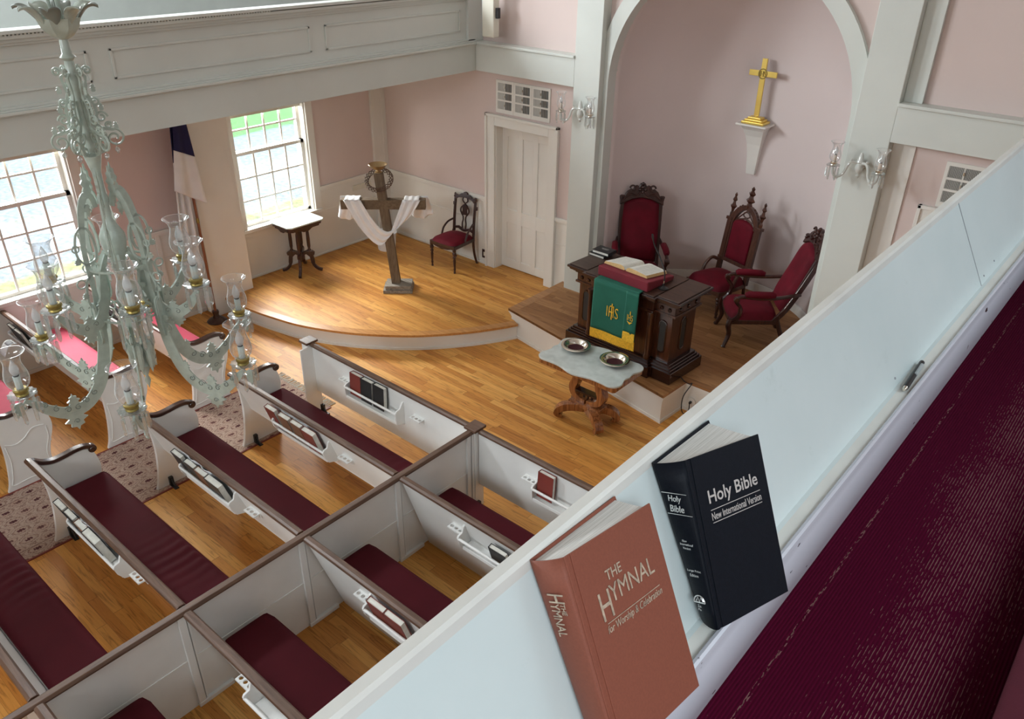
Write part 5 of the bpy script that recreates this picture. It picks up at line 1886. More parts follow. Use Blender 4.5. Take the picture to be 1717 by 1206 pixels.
zt = PZt + 0.985
rest = thing('reading_cushion', 'wedge shaped red velvet reading cushion on the lectern', 'cushion', (-4.19, 7.045, zt), LR)
cx_, cy_ = 0.335, 0.25
MB().hexa([(-cx_, -cy_, 0), (cx_, -cy_, 0), (cx_, cy_, 0), (-cx_, cy_, 0), (-cx_, -cy_, 0.115), (cx_, -cy_, 0.115), (cx_, cy_, 0.045), (-cx_, cy_, 0.045)]).build('cushion_body', 'rest_velvet', rest, bev=0.014, seg=3)
sl = math.atan2(0.07, 0.5)
ob = thing('open_bible', 'large open book with gilt edges lying on the red reading cushion', 'book', (-4.22, 7.07, zt + 0.0825), LR - 0.02)
T = Matrix.Rotation(-sl, 4, 'X')
for sx in (-1, 1):
    def pg(u, v, top=1):
        x = sx * (0.004 + 0.275 * u)
        hgt = 0.042 * (1 - 0.35 * u) + 0.012 * math.sin(min(1, u * 3.2) * PI / 2) * (1 - u) - 0.035 * math.exp(-u * 16)
        return (x + sx * (0.015 * (1 - top)), (v - 0.5) * 0.37, hgt * top + 0.004)
    mb = MB()
    mb.grid(lambda u, v: pg(u, v, 1), 14, 2, T)
    mb.build('page_spread', 'page_paper', ob, smooth=True)
    mb = MB()
    for v in (0, 1):
        mb.grid(lambda u, w_: tuple(Vector(pg(u, v, 0)).lerp(Vector(pg(u, v, 1)), w_)), 14, 1, T)
    mb.grid(lambda v, w_: tuple(Vector(pg(1, v, 0)).lerp(Vector(pg(1, v, 1)), w_)), 2, 1, T)
    mb.build('gilt_edges', 'gilt_pages', ob)
    mb = MB()
    for col in (0, 1):
        for r_ in range(22):
            if (r_ * 7 + col * 3) % 9 == 0:
                continue
            u0, u1 = (0.14, 0.50) if col == 0 else (0.55, 0.92)
            v0 = 0.08 + r_ * 0.038
            qs = [pg(u0, v0), pg(u1, v0), pg(u1, v0 + 0.010), pg(u0, v0 + 0.010)]
            mid = [pg((u0 + u1) / 2, v0), pg((u0 + u1) / 2, v0 + 0.010)]
            up = Vector((0, 0, 0.0006))
            P = [T @ (Vector(q) + up) for q in (qs[0], mid[0], qs[1], qs[2], mid[1], qs[3])]
            vs = [mb.bm.verts.new(p) for p in P]
            mb.bm.faces.new([vs[0], vs[1], vs[4], vs[5]])
            mb.bm.faces.new([vs[1], vs[2], vs[3], vs[4]])
    o = mb.build('print_lines', 'leaflet_paper', ob)
    o.data.materials[0] = MATS.get("faint_print") or plain('faint_print', (0.60, 0.60, 0.57), 0.9, vary=0.05)
mb = MB()
mb.box(-0.295, 0.295, -0.19, 0.19, -0.001, 0.004, T)
mb.build('cover', 'maroon_cover', ob)
mb = MB()
for sx in (-0.03, 0.0, 0.03):
    mb.tube([(sx, -0.187, 0.012), (sx * 1.4, -0.20, 0.004), (sx * 1.6, -0.215, -0.004)], 0.005, 5)
mb.build('ribbon_marker', 'bookmark_red', ob)


def flat_book(loc, w_, d_, h_, cover, label, rz=0.0, text=False):
    b = thing('book', label, 'book', loc, rz, 'books stacked on the lectern')
    mb = MB()
    mb.box(-w_ / 2, w_ / 2, -d_ / 2, d_ / 2, 0, 0.004)
    mb.box(-w_ / 2, w_ / 2, -d_ / 2, d_ / 2, h_ - 0.004, h_)
    mb.box(w_ / 2 - 0.004, w_ / 2, -d_ / 2, d_ / 2, 0, h_)
    mb.build('cover', cover, b)
    MB().box(-w_ / 2 + 0.006, w_ / 2 - 0.004, -d_ / 2 + 0.006, d_ / 2 - 0.006, 0.004, h_ - 0.004).build('pages', 'page_paper', b)
    if text:
        for k, (ww, yy) in enumerate([(0.10, 0.02), (0.08, 0.0)]):
            mb = MB()
            for q in range(9):
                mb.box(-ww / 2 + q * ww / 9, -ww / 2 + q * ww / 9 + ww / 13, yy, yy + 0.009, h_, h_ + 0.0008)
            mb.build('title', 'silver_ink', b)
    return b


flat_book((-4.84, 7.30, zt), 0.22, 0.16, 0.032, 'black_cover', 'lower white-paged book of the pair stacked on the lectern', LR)
flat_book((-4.81, 7.33, zt + 0.033), 0.23, 0.17, 0.036, 'black_cover', 'upper black book of the pair stacked on the lectern', LR + 0.05, True)

mic = thing('microphone', 'thin black gooseneck microphone on the lectern right of the open book', 'microphone', (-3.80, 6.98, zt))
MB().lathe([(0.0, 0), (0.055, 0), (0.055, 0.012), (0.03, 0.02), (0.012, 0.03), (0.012, 0.06), (0, 0.06)], 18, cap=False).build('base', 'black_metal', mic, smooth=True)
pth = spline([(0, 0, 0.04), (-0.01, 0.01, 0.18), (-0.10, 0.03, 0.33), (-0.17, 0.02, 0.44), (-0.18, -0.01, 0.52)], 6)
MB().tube(pth, 0.0075, 7).build('gooseneck', 'black_metal', mic, smooth=True)
MB().tube([(-0.18, -0.008, 0.515), (-0.181, -0.02, 0.545), (-0.181, -0.03, 0.575)], [0.009, 0.013, 0.010], 8).build('capsule', 'black_metal', mic, smooth=True)
MB().tube([(0, 0, 0.06), (-0.001, 0.001, 0.09)], 0.008, 8).build('collar', 'silver_plate', mic, smooth=True)

# ---- green paraments
pa = thing('altar_cloth', 'green cloth with gold lettering and fringe hanging down the front of the lectern', 'cloth', (-4.20, 6.79, PZt))
CY = -0.095


def hang(x0, x1, z0, z1, yoff, rip=0.006):
    def f(u, v):
        x = x0 + (x1 - x0) * u
        z = z0 + (z1 - z0) * v
        return (x, yoff - rip * math.sin(u * 9 + v * 2) * v - 0.012 * v, z)
    return f


mb = MB()
mb.grid(hang(-0.295, 0.285, 0.985, 0.40, CY), 30, 14)
mb.grid(lambda u, v: (-0.295 + 0.58 * u, CY + 0.16 * v, 0.986 + 0.004 * math.sin(v * PI)), 30, 4)
mb.build('cloth', 'green_cloth', pa, smooth=True, solid=0.004)
mb = MB()
for k in range(96):
    x = -0.295 + 0.58 * (k + 0.5) / 96
    u = (k + 0.5) / 96
    y = CY - 0.006 * math.sin(u * 9 + 2) - 0.014
    mb.box(x - 0.0028, x + 0.0028, y - 0.002, y + 0.002, 0.295 + 0.004 * math.sin(k * 1.7), 0.405)
fr = mb.build('fringe', 'gold_thread', pa)
fr['kind'] = 'stuff'
text_mesh('monogram', 'IHS', 'gold_thread', pa, (-0.095, CY - 0.0165, 0.61), (1, 0, 0), (0, 0, 1), width=0.15, height=0.125, extrude=0.002, offset=-0.01)
mb = MB()
mb.box(-0.033, -0.021, CY - 0.021, CY - 0.016, 0.585, 0.775)
mb.box(-0.052, -0.002, CY - 0.021, CY - 0.016, 0.735, 0.747)
mb.build('monogram_cross', 'gold_thread', pa)
st = thing('bookmark_stole', 'narrow green strip with gold emblem and fringe over the right side of the green cloth', 'cloth', (-3.98, 6.77, PZt))
SY = -0.106
MB().grid(hang(-0.075, 0.082, 0.99, 0.51, SY, 0.003), 10, 12).build('cloth', 'green_cloth', st, smooth=True, solid=0.004)
mb = MB()
for k in range(28):
    x = -0.072 + 0.15 * (k + 0.5) / 28
    mb.box(x - 0.0026, x + 0.0026, SY - 0.016, SY - 0.012, 0.405 + 0.004 * math.sin(k * 1.9), 0.52)
fr = mb.build('fringe', 'gold_thread', st)
fr['kind'] = 'stuff'
text_mesh('monogram', 'IHS', 'gold_thread', st, (-0.03, SY - 0.015, 0.665), (1, 0, 0), (0, 0, 1), width=0.072, height=0.07, extrude=0.002, offset=-0.01)
mb = MB()
mb.prism([(-0.03, 0.655), (0.006, 0.62), (0.042, 0.655), (0.006, 0.645)], SY - 0.018, SY - 0.013, 'y')
mb.prism([(0.001, 0.735), (0.011, 0.735), (0.011, 0.775), (0.001, 0.775)], SY - 0.018, SY - 0.013, 'y')
mb.build('monogram_ornament', 'gold_thread', st)

# ---- communion table
ct = thing('communion_table', 'lyre based mahogany table with a serpentine grey marble top in front of the lectern', 'table', (-4.085, 6.12, 0.0))


def serp(hx, hy, k=0.0):
    q = [(-hx, -hy * 0.55), (-hx * 0.97, -hy * 0.80), (-hx * 0.84, -hy * 0.94), (-hx * 0.64, -hy * 0.92), (-hx * 0.38, -hy * 0.93), (0, -hy * 1.08), (hx * 0.38, -hy * 0.93), (hx * 0.64, -hy * 0.92), (hx * 0.84, -hy * 0.94), (hx * 0.97, -hy * 0.80), (hx, -hy * 0.55),
         (hx * 0.94, -hy * 0.25), (hx * 0.96, 0), (hx * 0.94, hy * 0.25)]
    q += [(-x, -y) for x, y in q]
    q = q + q[:1]
    return [(p[0], p[1]) for p in spline(q, 4)][:-1]


ctz = 0.735
MB().prism(serp(0.515, 0.315), ctz - 0.022, ctz, 'z').build('marble_top', 'marble_grey', ct, bev=0.006)
MB().prism([(-0.47, -0.27), (0.47, -0.27), (0.49, -0.25), (0.49, 0.25), (0.47, 0.27), (-0.47, 0.27), (-0.49, 0.25), (-0.49, -0.25)], ctz - 0.085, ctz - 0.0225, 'z').build('apron', 'lyre_mahogany', ct, bev=0.008)
for sx in (-1, 1):
    mb = MB()
    p = spline([(sx * 0.165, 0.655), (sx * 0.175, 0.60), (sx * 0.145, 0.53), (sx * 0.155, 0.45), (sx * 0.185, 0.37), (sx * 0.165, 0.29), (sx * 0.09, 0.245), (sx * 0.01, 0.235)], 6)
    wds = [0.052 + 0.035 * math.sin(i / (len(p) - 1) * PI) ** 2 for i in range(len(p))]
    mb.ribbon(p, wds, -0.05, 0.05, 'y')
    mb.build('lyre_side', 'lyre_mahogany', ct, bev=0.006)
mb = MB()
for x in (-0.05, 0.0, 0.05):
    mb.box(x - 0.010, x + 0.010, -0.01, 0.01, 0.25, 0.34)
mb.box(-0.14, 0.14, -0.045, 0.045, 0.325, 0.35)
mb.build('lyre_strings', 'mahogany', ct, bev=0.003)
MB().prism([(-0.20, -0.085), (0.20, -0.085), (0.20, 0.085), (-0.20, 0.085)], 0.165, 0.215, 'z').build('plinth', 'lyre_mahogany', ct, bev=0.006)
for sx in (-1, 1):
    for sy in (-1, 1):
        an = math.atan2(sy * 0.62, sx * 1.0)
        mb = MB()
        p = spline([(0.02, 0.155), (0.12, 0.16), (0.22, 0.15), (0.30, 0.115), (0.335, 0.065), (0.305, 0.035), (0.275, 0.045)], 5)
        wds = [0.085 if i < 12 else max(0.035, 0.085 - (i - 12) * 0.0035) for i in range(len(p))]
        mb.ribbon(p, wds, -0.045, 0.045, 'y', Matrix.Rotation(an, 4, 'Z'))
        l = mb.build('leg', 'lyre_mahogany', ct, bev=0.005)
        mb = MB()
        mb.sphere((0.31 * math.cos(an), 0.31 * math.sin(an), 0.014), 0.014, 8)
        mb.build('caster', 'black_metal', l, smooth=True)
for (x, y, lab) in ((-4.365, 6.235, 'silver offering plate with dark lining on the left of the marble table'), (-3.875, 6.255, 'silver offering plate with dark lining on the right of the marble table')):
    p = thing('offering_plate', lab, 'plate', (x, y, ctz), 0, 'offering plates on the marble table')
    MB().lathe([(0.0, 0.001), (0.095, 0.001), (0.10, 0.006), (0.118, 0.038), (0.125, 0.043), (0.150, 0.043), (0.158, 0.040), (0.160, 0.046), (0.150, 0.049), (0.124, 0.049), (0.113, 0.042), (0.094, 0.009), (0.0, 0.007)], 48, cap=False).build('dish', 'silver_plate', p, smooth=True)
    MB().lathe([(0.0, 0.0075), (0.085, 0.0075), (0.085, 0.0095), (0.0, 0.0095)], 32, cap=False).build('lining', 'plate_felt', p)

# ---- brass cross on its bracket in the niche
YN = YF + 0.1 + NR
bk = thing('wall_bracket', 'tapering white wall bracket in the niche, carrying the brass cross', 'bracket', (-4.215, YN - 0.003, 0))
mb = MB()
mb.box(-0.20, 0.20, -0.27, -0.0, 2.575, 2.597)
mb.build('shelf', 'white_paint', bk, bev=0.004)
mb = MB()
prf = [(0.0, 0.165, 0.225), (0.06, 0.135, 0.17), (0.14, 0.11, 0.125), (0.25, 0.09, 0.09), (0.40, 0.073, 0.07), (0.63, 0.055, 0.06)]
for (a, b) in zip(prf, prf[1:]):
    mb.hexa([(-b[1], -b[2], 2.575 - b[0]), (b[1], -b[2], 2.575 - b[0]), (b[1], 0, 2.575 - b[0]), (-b[1], 0, 2.575 - b[0]),
             (-a[1], -a[2], 2.575 - a[0]), (a[1], -a[2], 2.575 - a[0]), (a[1], 0, 2.575 - a[0]), (-a[1], 0, 2.575 - a[0])])
bmesh.ops.remove_doubles(mb.bm, verts=mb.bm.verts, dist=0.0005)
mb.build('tapered_body', 'white_paint', bk)
bc = thing('brass_cross', 'polished brass cross on a stepped brass foot, standing on the niche bracket', 'cross', (-4.215, YN - 0.14, 2.598))
mb = MB()
for (h0, h1, r) in ((0.0, 0.03, 0.145), (0.03, 0.055, 0.115), (0.055, 0.08, 0.085)):
    mb.prism([(-r, -r * 0.72), (r, -r * 0.72), (r, r * 0.72), (-r, r * 0.72)], h0, h1, 'z')
mb.build('stepped_foot', 'brass', bc, bev=0.006)
MB().box(-0.032, 0.032, -0.012, 0.012, 0.09, 0.76).build('upright', 'brass', bc, bev=0.003)
MB().box(-0.175, 0.175, -0.0125, 0.0125, 0.555, 0.62).build('crossbar', 'brass', bc, bev=0.003)
MB().sphere((0, 0, 0.087), 0.018, 10).build('ball', 'brass', bc, smooth=True)
mb = MB()
mb.tube([(0.052 * math.cos(a), -0.016, 0.587 + 0.055 * math.sin(a)) for a in [2 * PI * k / 24 for k in range(24)]], 0.006, 6, closed=True)
mb.build('emblem_ring', 'old_brass', bc, smooth=True)
text_mesh('monogram', 'IHS', 'old_brass', bc, (-0.045, -0.02, 0.555), (1, 0, 0), (0, 0, 1), width=0.09, height=0.065, extrude=0.004, offset=-0.01)

# ---- outlets, cable, speaker, registers
o = thing('wall_outlet', 'dark brown outlet plate on the wainscot beside the stage door', 'outlet', (-7.487, YF, 0.39))
MB().box(-0.045, 0.045, -0.012, -0.001, -0.065, 0.065).build('plate', 'chair_walnut', o)
MB().box(-0.015, 0.015, -0.015, -0.0122, -0.03, 0.03).build('sockets', 'cream_plastic', o)
o = thing('wall_outlet', 'round white outlet on the platform riser, with a black plug in it', 'outlet', (-3.30, 7.003, 0.14))
T = Matrix.Rotation(PI / 2, 4, 'X')
MB().lathe([(0, 0.0), (0.05, 0.0), (0.05, 0.008), (0, 0.01)], 20, T, cap=False).build('plate', 'white_paint', o, smooth=True)
MB().box(-0.012, 0.012, -0.045, -0.01, -0.012, 0.012).build('plug', 'black_metal', o, bev=0.003)
cb = MB().tube(spline([(-3.49, 7.02, PZt + 0.012), (-3.40, 6.95, PZt + 0.012), (-3.32, 6.93, PZt + 0.012), (-3.30, 6.95, PZt + 0.01), (-3.345, 6.88, 0.25), (-3.345, 6.87, 0.10), (-3.32, 6.90, 0.02), (-3.29, 6.94, 0.06), (-3.30, 6.96, 0.14)], 6), 0.006, 6).build('power_cable', 'black_wire', None, smooth=True)
tag(cb, 'black power cable looping from the lectern base down to the riser outlet', 'cable')
sp = thing('column_speaker', 'tall narrow white column speaker mounted where gallery and front wall meet', 'speaker', (-7.12, 7.93, 3.47))
MB().box(-0.10, 0.09, -0.06, 0.05, 0.0, 0.95).build('cabinet', 'cream_plastic', sp, bev=0.012)
MB().box(-0.115, -0.10, -0.045, 0.04, 0.03, 0.93).build('grille', 'steel_grey', sp)
MB().box(0.09, 0.125, -0.02, 0.03, 0.22, 0.34).build('bracket', 'black_metal', sp)
MB().box(-0.02, 0.02, 0.05, 0.11, 0.3, 0.6).build('wall_mount', 'steel_grey', sp)


def register(x0, x1, z0, z1, yy, label, dark, grp):
    r = thing('wall_register', label, 'vent', (x0, yy, z0), 0, grp)
    w_, h_ = x1 - x0, z1 - z0
    mb = MB()
    cols = [0.03, w_ / 2 + 0.004]
    rows = [(0.05, 0.05 + 0.105), (0.175, 0.175 + 0.085), (0.28, 0.28 + 0.105)]
    rows = [(a * h_ / 0.42, b * h_ / 0.42) for a, b in rows]
    cw_ = w_ / 2 - 0.034
    # frame bars
    mb.box(0, 0.03, -0.015, -0.001, 0, h_)
    mb.box(w_ - 0.03, w_, -0.015, -0.001, 0, h_)
    mb.box(0.03 + cw_, w_ - 0.03 - cw_, -0.015, -0.001, 0, h_)
    zz = [0] + [v for r_ in rows for v in r_] + [h_]
    for a, b in zip(zz[::2], zz[1::2]):
        mb.box(0.03, w_ - 0.03, -0.0145, -0.001, a, b)
    mb.build('frame', 'white_paint', r)
    for ci, xx in enumerate((0.03, w_ - 0.03 - cw_)):
        for (a, b) in rows:
            g_ = MB()
            n = 9 if dark else 11
            hw = cw_ / n * (0.5 if not dark else (0.84 if ci == 0 else 0.22)) / 2
            for k in range(n):
                q = xx + cw_ * (k + 0.5) / n
                g_.box(q - hw, q + hw, -0.012, -0.006, a, b)
            lo = g_.build('louvres', 'register_grey', r)
            MB().box(xx, xx + cw_, -0.005, -0.003, a, b).build('backing', ('louvre_dark' if ci else 'register_grey') if dark else 'dark_cavity', lo)
    for (a, b) in rows:
        mb = MB()
        mb.box(w_ / 2 - 0.006, w_ / 2 + 0.006, -0.024, -0.015, (a + b) / 2 - 0.015, (a + b) / 2 + 0.015)
        mb.build('lever', 'silver_plate', r)
    return r


names3 = ['left of three wall registers over the stage door', 'middle of three wall registers over the stage door', 'right of three wall registers over the stage door']
vx = [-7.262, -6.957, -6.652, -6.347]
for k in range(3):
    register(vx[k], vx[k + 1] - 0.003, 2.49, 2.91, YF, names3[k], True, 'wall registers over the stage door')
register(-1.685, -1.355, 2.47, 2.90, YF, 'wall register partly hidden by the gallery edge right of the great pillar', False, 'wall registers on the right')


# ================================================================== CRYSTAL LIGHTS
def shade_prof(r, h):
    return [(r * 0.50, 0.0), (r * 0.78, h * 0.10), (r * 0.92, h * 0.25), (r * 0.90, h * 0.40), (r * 0.72, h * 0.60), (r * 0.66, h * 0.74), (r * 0.80, h * 0.89), (r * 1.14, h)]


def candle_light(parent, P, sleeve='candle_sleeve', s=1.0, nprism=7, cupmat='old_brass'):
    """brass cup, glass dish with hanging prisms, candle sleeve, bulb and hurricane shade, all children of parent; P = centre of the cup"""
    T = Matrix.Translation(P) @ Matrix.Scale(s, 4)
    MB().lathe([(0.0, -0.020), (0.026, -0.020), (0.031, -0.014), (0.028, -0.006), (0.034, 0.002), (0.034, 0.014), (0.028, 0.020), (0.0, 0.020)], 20, T, cap=False, lobes=10, amp=0.03).build('candle_cup', cupmat, parent, smooth=True)
    MB().lathe([(0.0, -0.030), (0.020, -0.030), (0.045, -0.026), (0.062, -0.018), (0.066, -0.012), (0.060, -0.014), (0.043, -0.020), (0.02, -0.024), (0.0, -0.024)], 24, T, cap=False, lobes=12, amp=0.05).build('bobeche', 'prism_glass', parent, smooth=True)
    MB().lathe([(0.0, 0.018), (0.0165, 0.018), (0.0165, 0.088), (0.0, 0.088)], 14, T, cap=False, lobes=7, amp=0.04).build('candle_sleeve', sleeve, parent, smooth=True)
    b = MB()
    b.lathe([(0.0, 0.093), (0.012, 0.094), (0.019, 0.108), (0.021, 0.122), (0.017, 0.142), (0.009, 0.162), (0.003, 0.176), (0.0, 0.178)], 14, T, cap=False)
    b.build('bulb', 'clear_glass_bulb', parent, smooth=True)
    MB().lathe([(0.0, 0.0865), (0.0135, 0.0865), (0.0145, 0.092), (0.012, 0.096), (0.0, 0.097)], 12, T, cap=False).build('socket_ring', 'black_metal', parent, smooth=True)
    q = MB()
    pr = [(p_.x, p_.y) for p_ in spline(shade_prof(0.060, 0.20), 3)]
    q.lathe([(r, 0.02 + z) for r, z in pr], 32, T, cap=False)
    rt = pr[-1][0]
    q.tube([(rt * math.cos(2 * PI * k_ / 28), rt * math.sin(2 * PI * k_ / 28), 0.22) for k_ in range(28)], 0.0016, 5, T, closed=True)
    q.build('glass_shade', 'clear_glass', parent, smooth=True)
    for k in range(nprism):
        a = 2 * PI * k / nprism + 0.3
        x, y = 0.058 * math.cos(a), 0.058 * math.sin(a)
        q = MB()
        Tk = T @ Matrix.Translation((x, y, 0)) @ Matrix.Rotation(a, 4, 'Z')
        q.lathe([(0.0, -0.018), (0.006, -0.024), (0.006, -0.032), (0.0, -0.038)], 6, Tk, cap=False)
        L = 0.085 if k % 2 else 0.10
        q.lathe([(0.0, -0.040), (0.009, -0.047), (0.011, -0.05 - L * 0.85), (0.009, -0.05 - L), (0.0, -0.062 - L)], 4, Tk, cap=False)
        q.build('prism', 'prism_glass', parent)


thin_glass('clear_glass_bulb', (0.97, 0.98, 0.98), 0.22, 0.42, (0.9, 0.92, 0.93), edge=0.3)
plain('pewter_green', (0.25, 0.28, 0.25), 0.4, metal=0.2, vary=0.1)

AX, AY = -3.95, 1.571
cd_ = thing('chandelier', 'large pale green crystal chandelier with twelve candle lights in glass shades', 'chandelier', (AX, AY, 2.55))
Z0 = 2.55


def rel(z):
    return z - Z0


# central stem
mb = MB()
prof = [(0.0, 2.55), (0.006, 2.57), (0.016, 2.60), (0.008, 2.63), (0.02, 2.66), (0.035, 2.70), (0.018, 2.74), (0.03, 2.80), (0.05, 2.86), (0.03, 2.90), (0.04, 2.98), (0.055, 3.08), (0.045, 3.16), (0.025, 3.20), (0.03, 3.30),
        (0.05, 3.36), (0.062, 3.42), (0.06, 3.45), (0.035, 3.50), (0.02, 3.53), (0.022, 3.60), (0.030, 3.63), (0.020, 3.66), (0.020, 3.76), (0.030, 3.80), (0.040, 3.845), (0.022, 3.86), (0.022, 4.02), (0.020, 4.16), (0.03, 4.20), (0.022, 4.22), (0.02, 4.27), (0.034, 4.285), (0.022, 4.30), (0.018, 4.37), (0.0, 4.375)]
mb.lathe([(r, rel(z)) for r, z in prof], 16, cap=False)
mb.build('central_stem', 'frosted_green_glass', cd_, smooth=True)
# bowl with petals
mb = MB()
mb.lathe([(0.02, rel(4.36)), (0.045, rel(4.375)), (0.075, rel(4.41)), (0.088, rel(4.45)), (0.082, rel(4.45)), (0.068, rel(4.415)), (0.02, rel(4.385))], 24, cap=False, lobes=8, amp=0.08)
bl = mb.build('leaf_bowl', 'frosted_green_glass', cd_, smooth=True)
for k in range(8):
    T = Matrix.Rotation(2 * PI * k / 8 + 0.2, 4, 'Z')

    def lf(u, v, k=k):
        b_ = v * 2 - 1
        wd = 0.036 * math.sin(min(1, u * 1.05) * PI) ** 0.7 + 0.004
        r_ = 0.07 + 0.10 * u
        z_ = rel(4.43) + 0.075 * math.sin(u * 2.0) - 0.012 * (1 - b_ * b_)
        return (r_, b_ * wd, z_)
    MB().grid(lf, 10, 4, T).build('leaf', 'pewter_green' if k % 2 else 'frosted_green_glass', bl, smooth=True, solid=0.003)
for k in range(3):
    a = 2 * PI * k / 3
    MB().tube([(0.015 * math.cos(a), 0.015 * math.sin(a), rel(4.38)), (0.035 * math.cos(a), 0.035 * math.sin(a), rel(4.7)), (0.02 * math.cos(a), 0.02 * math.sin(a), rel(5.3))], 0.008, 8).build('suspension_rod', 'frosted_green_glass', cd_, smooth=True)
MB().tube([(0, 0, rel(4.4)), (0, 0, rel(7.0))], 0.006, 6).build('hanging_chain', 'pewter_green', cd_, smooth=True)


def spiral(cx, cz, r0, turns, start, sgn=1, n=22):
    return [(cx + (r0 * (1 - 0.75 * k / n)) * math.cos(start + sgn * turns * 2 * PI * k / n), cz + (r0 * (1 - 0.75 * k / n)) * math.sin(start + sgn * turns * 2 * PI * k / n)) for k in range(n + 1)]


def leaf_outline(cx, cz, w_, h_, up=1):
    q = [(-0.28, 0), (-0.5, 0.18), (-0.34, 0.30), (-0.58, 0.44), (-0.30, 0.56), (-0.34, 0.74), (-0.10, 0.80), (0, 1.0), (0.10, 0.80), (0.34, 0.74), (0.30, 0.56), (0.58, 0.44), (0.34, 0.30), (0.5, 0.18), (0.28, 0)]
    return [(cx + x * w_, cz + up * z * h_) for x, z in q]


# crown scrolls round the stem
for k in range(6):
    T = Matrix.Rotation(math.radians(60 * k + 10), 4, 'Z')
    mb = MB()
    p = spline([(0.022, rel(4.215)), (0.048, rel(4.20)), (0.040, rel(4.13)), (0.062, rel(4.05)), (0.050, rel(3.99)), (0.085, rel(3.96)), (0.125, rel(3.955))], 6)
    mb.ribbon([(a, b) for a, b in p], [0.009 + 0.006 * math.sin(i * 0.8) ** 2 for i in range(len(p))], -0.005, 0.005, 'y', T)
    for (cx, cz, r0, st_, sg) in ((0.115, 3.915, 0.042, 1.4, -1), (0.060, 3.935, 0.032, 2.5, 1), (0.078, 4.015, 0.026, 0.0, 1), (0.066, 4.085, 0.022, 3.0, -1), (0.062, 4.225, 0.020, 3.0, -1), (0.050, 3.875, 0.026, 1.0, -1), (0.10, 3.975, 0.016, 0.5, 1)):
        mb.tube([(x, 0, z) for x, z in spiral(cx, rel(cz), r0, 1.35, st_, sg)], 0.0055, 5, T)
    for (cx, cz, u_) in ((0.085, 4.045, 1), (0.13, 3.955, 1), (0.07, 4.13, 1)):
        mb.prism(leaf_outline(cx, rel(cz), 0.022, 0.04, u_), -0.003, 0.003, 'y', T)
    p = spline([(0.03, rel(3.85)), (0.07, rel(3.875)), (0.075, rel(3.93)), (0.035, rel(4.0)), (0.03, rel(4.10))], 5)
    mb.ribbon([(a, b) for a, b in p], 0.016, -0.004, 0.004, 'y', T)
    cs = mb.build('crown_scroll', 'frosted_green_glass', cd_)
    mb = MB()
    q = T @ Vector((0.115, 0, rel(3.89)))
    T2 = Matrix.Translation(q)
    mb.lathe([(0.0, 0.005), (0.007, -0.005), (0.0, -0.016), (0.010, -0.026), (0.012, -0.036), (0.0, -0.052)], 8, T2, cap=False)
    mb.build('drop', 'prism_glass', cs, smooth=True)


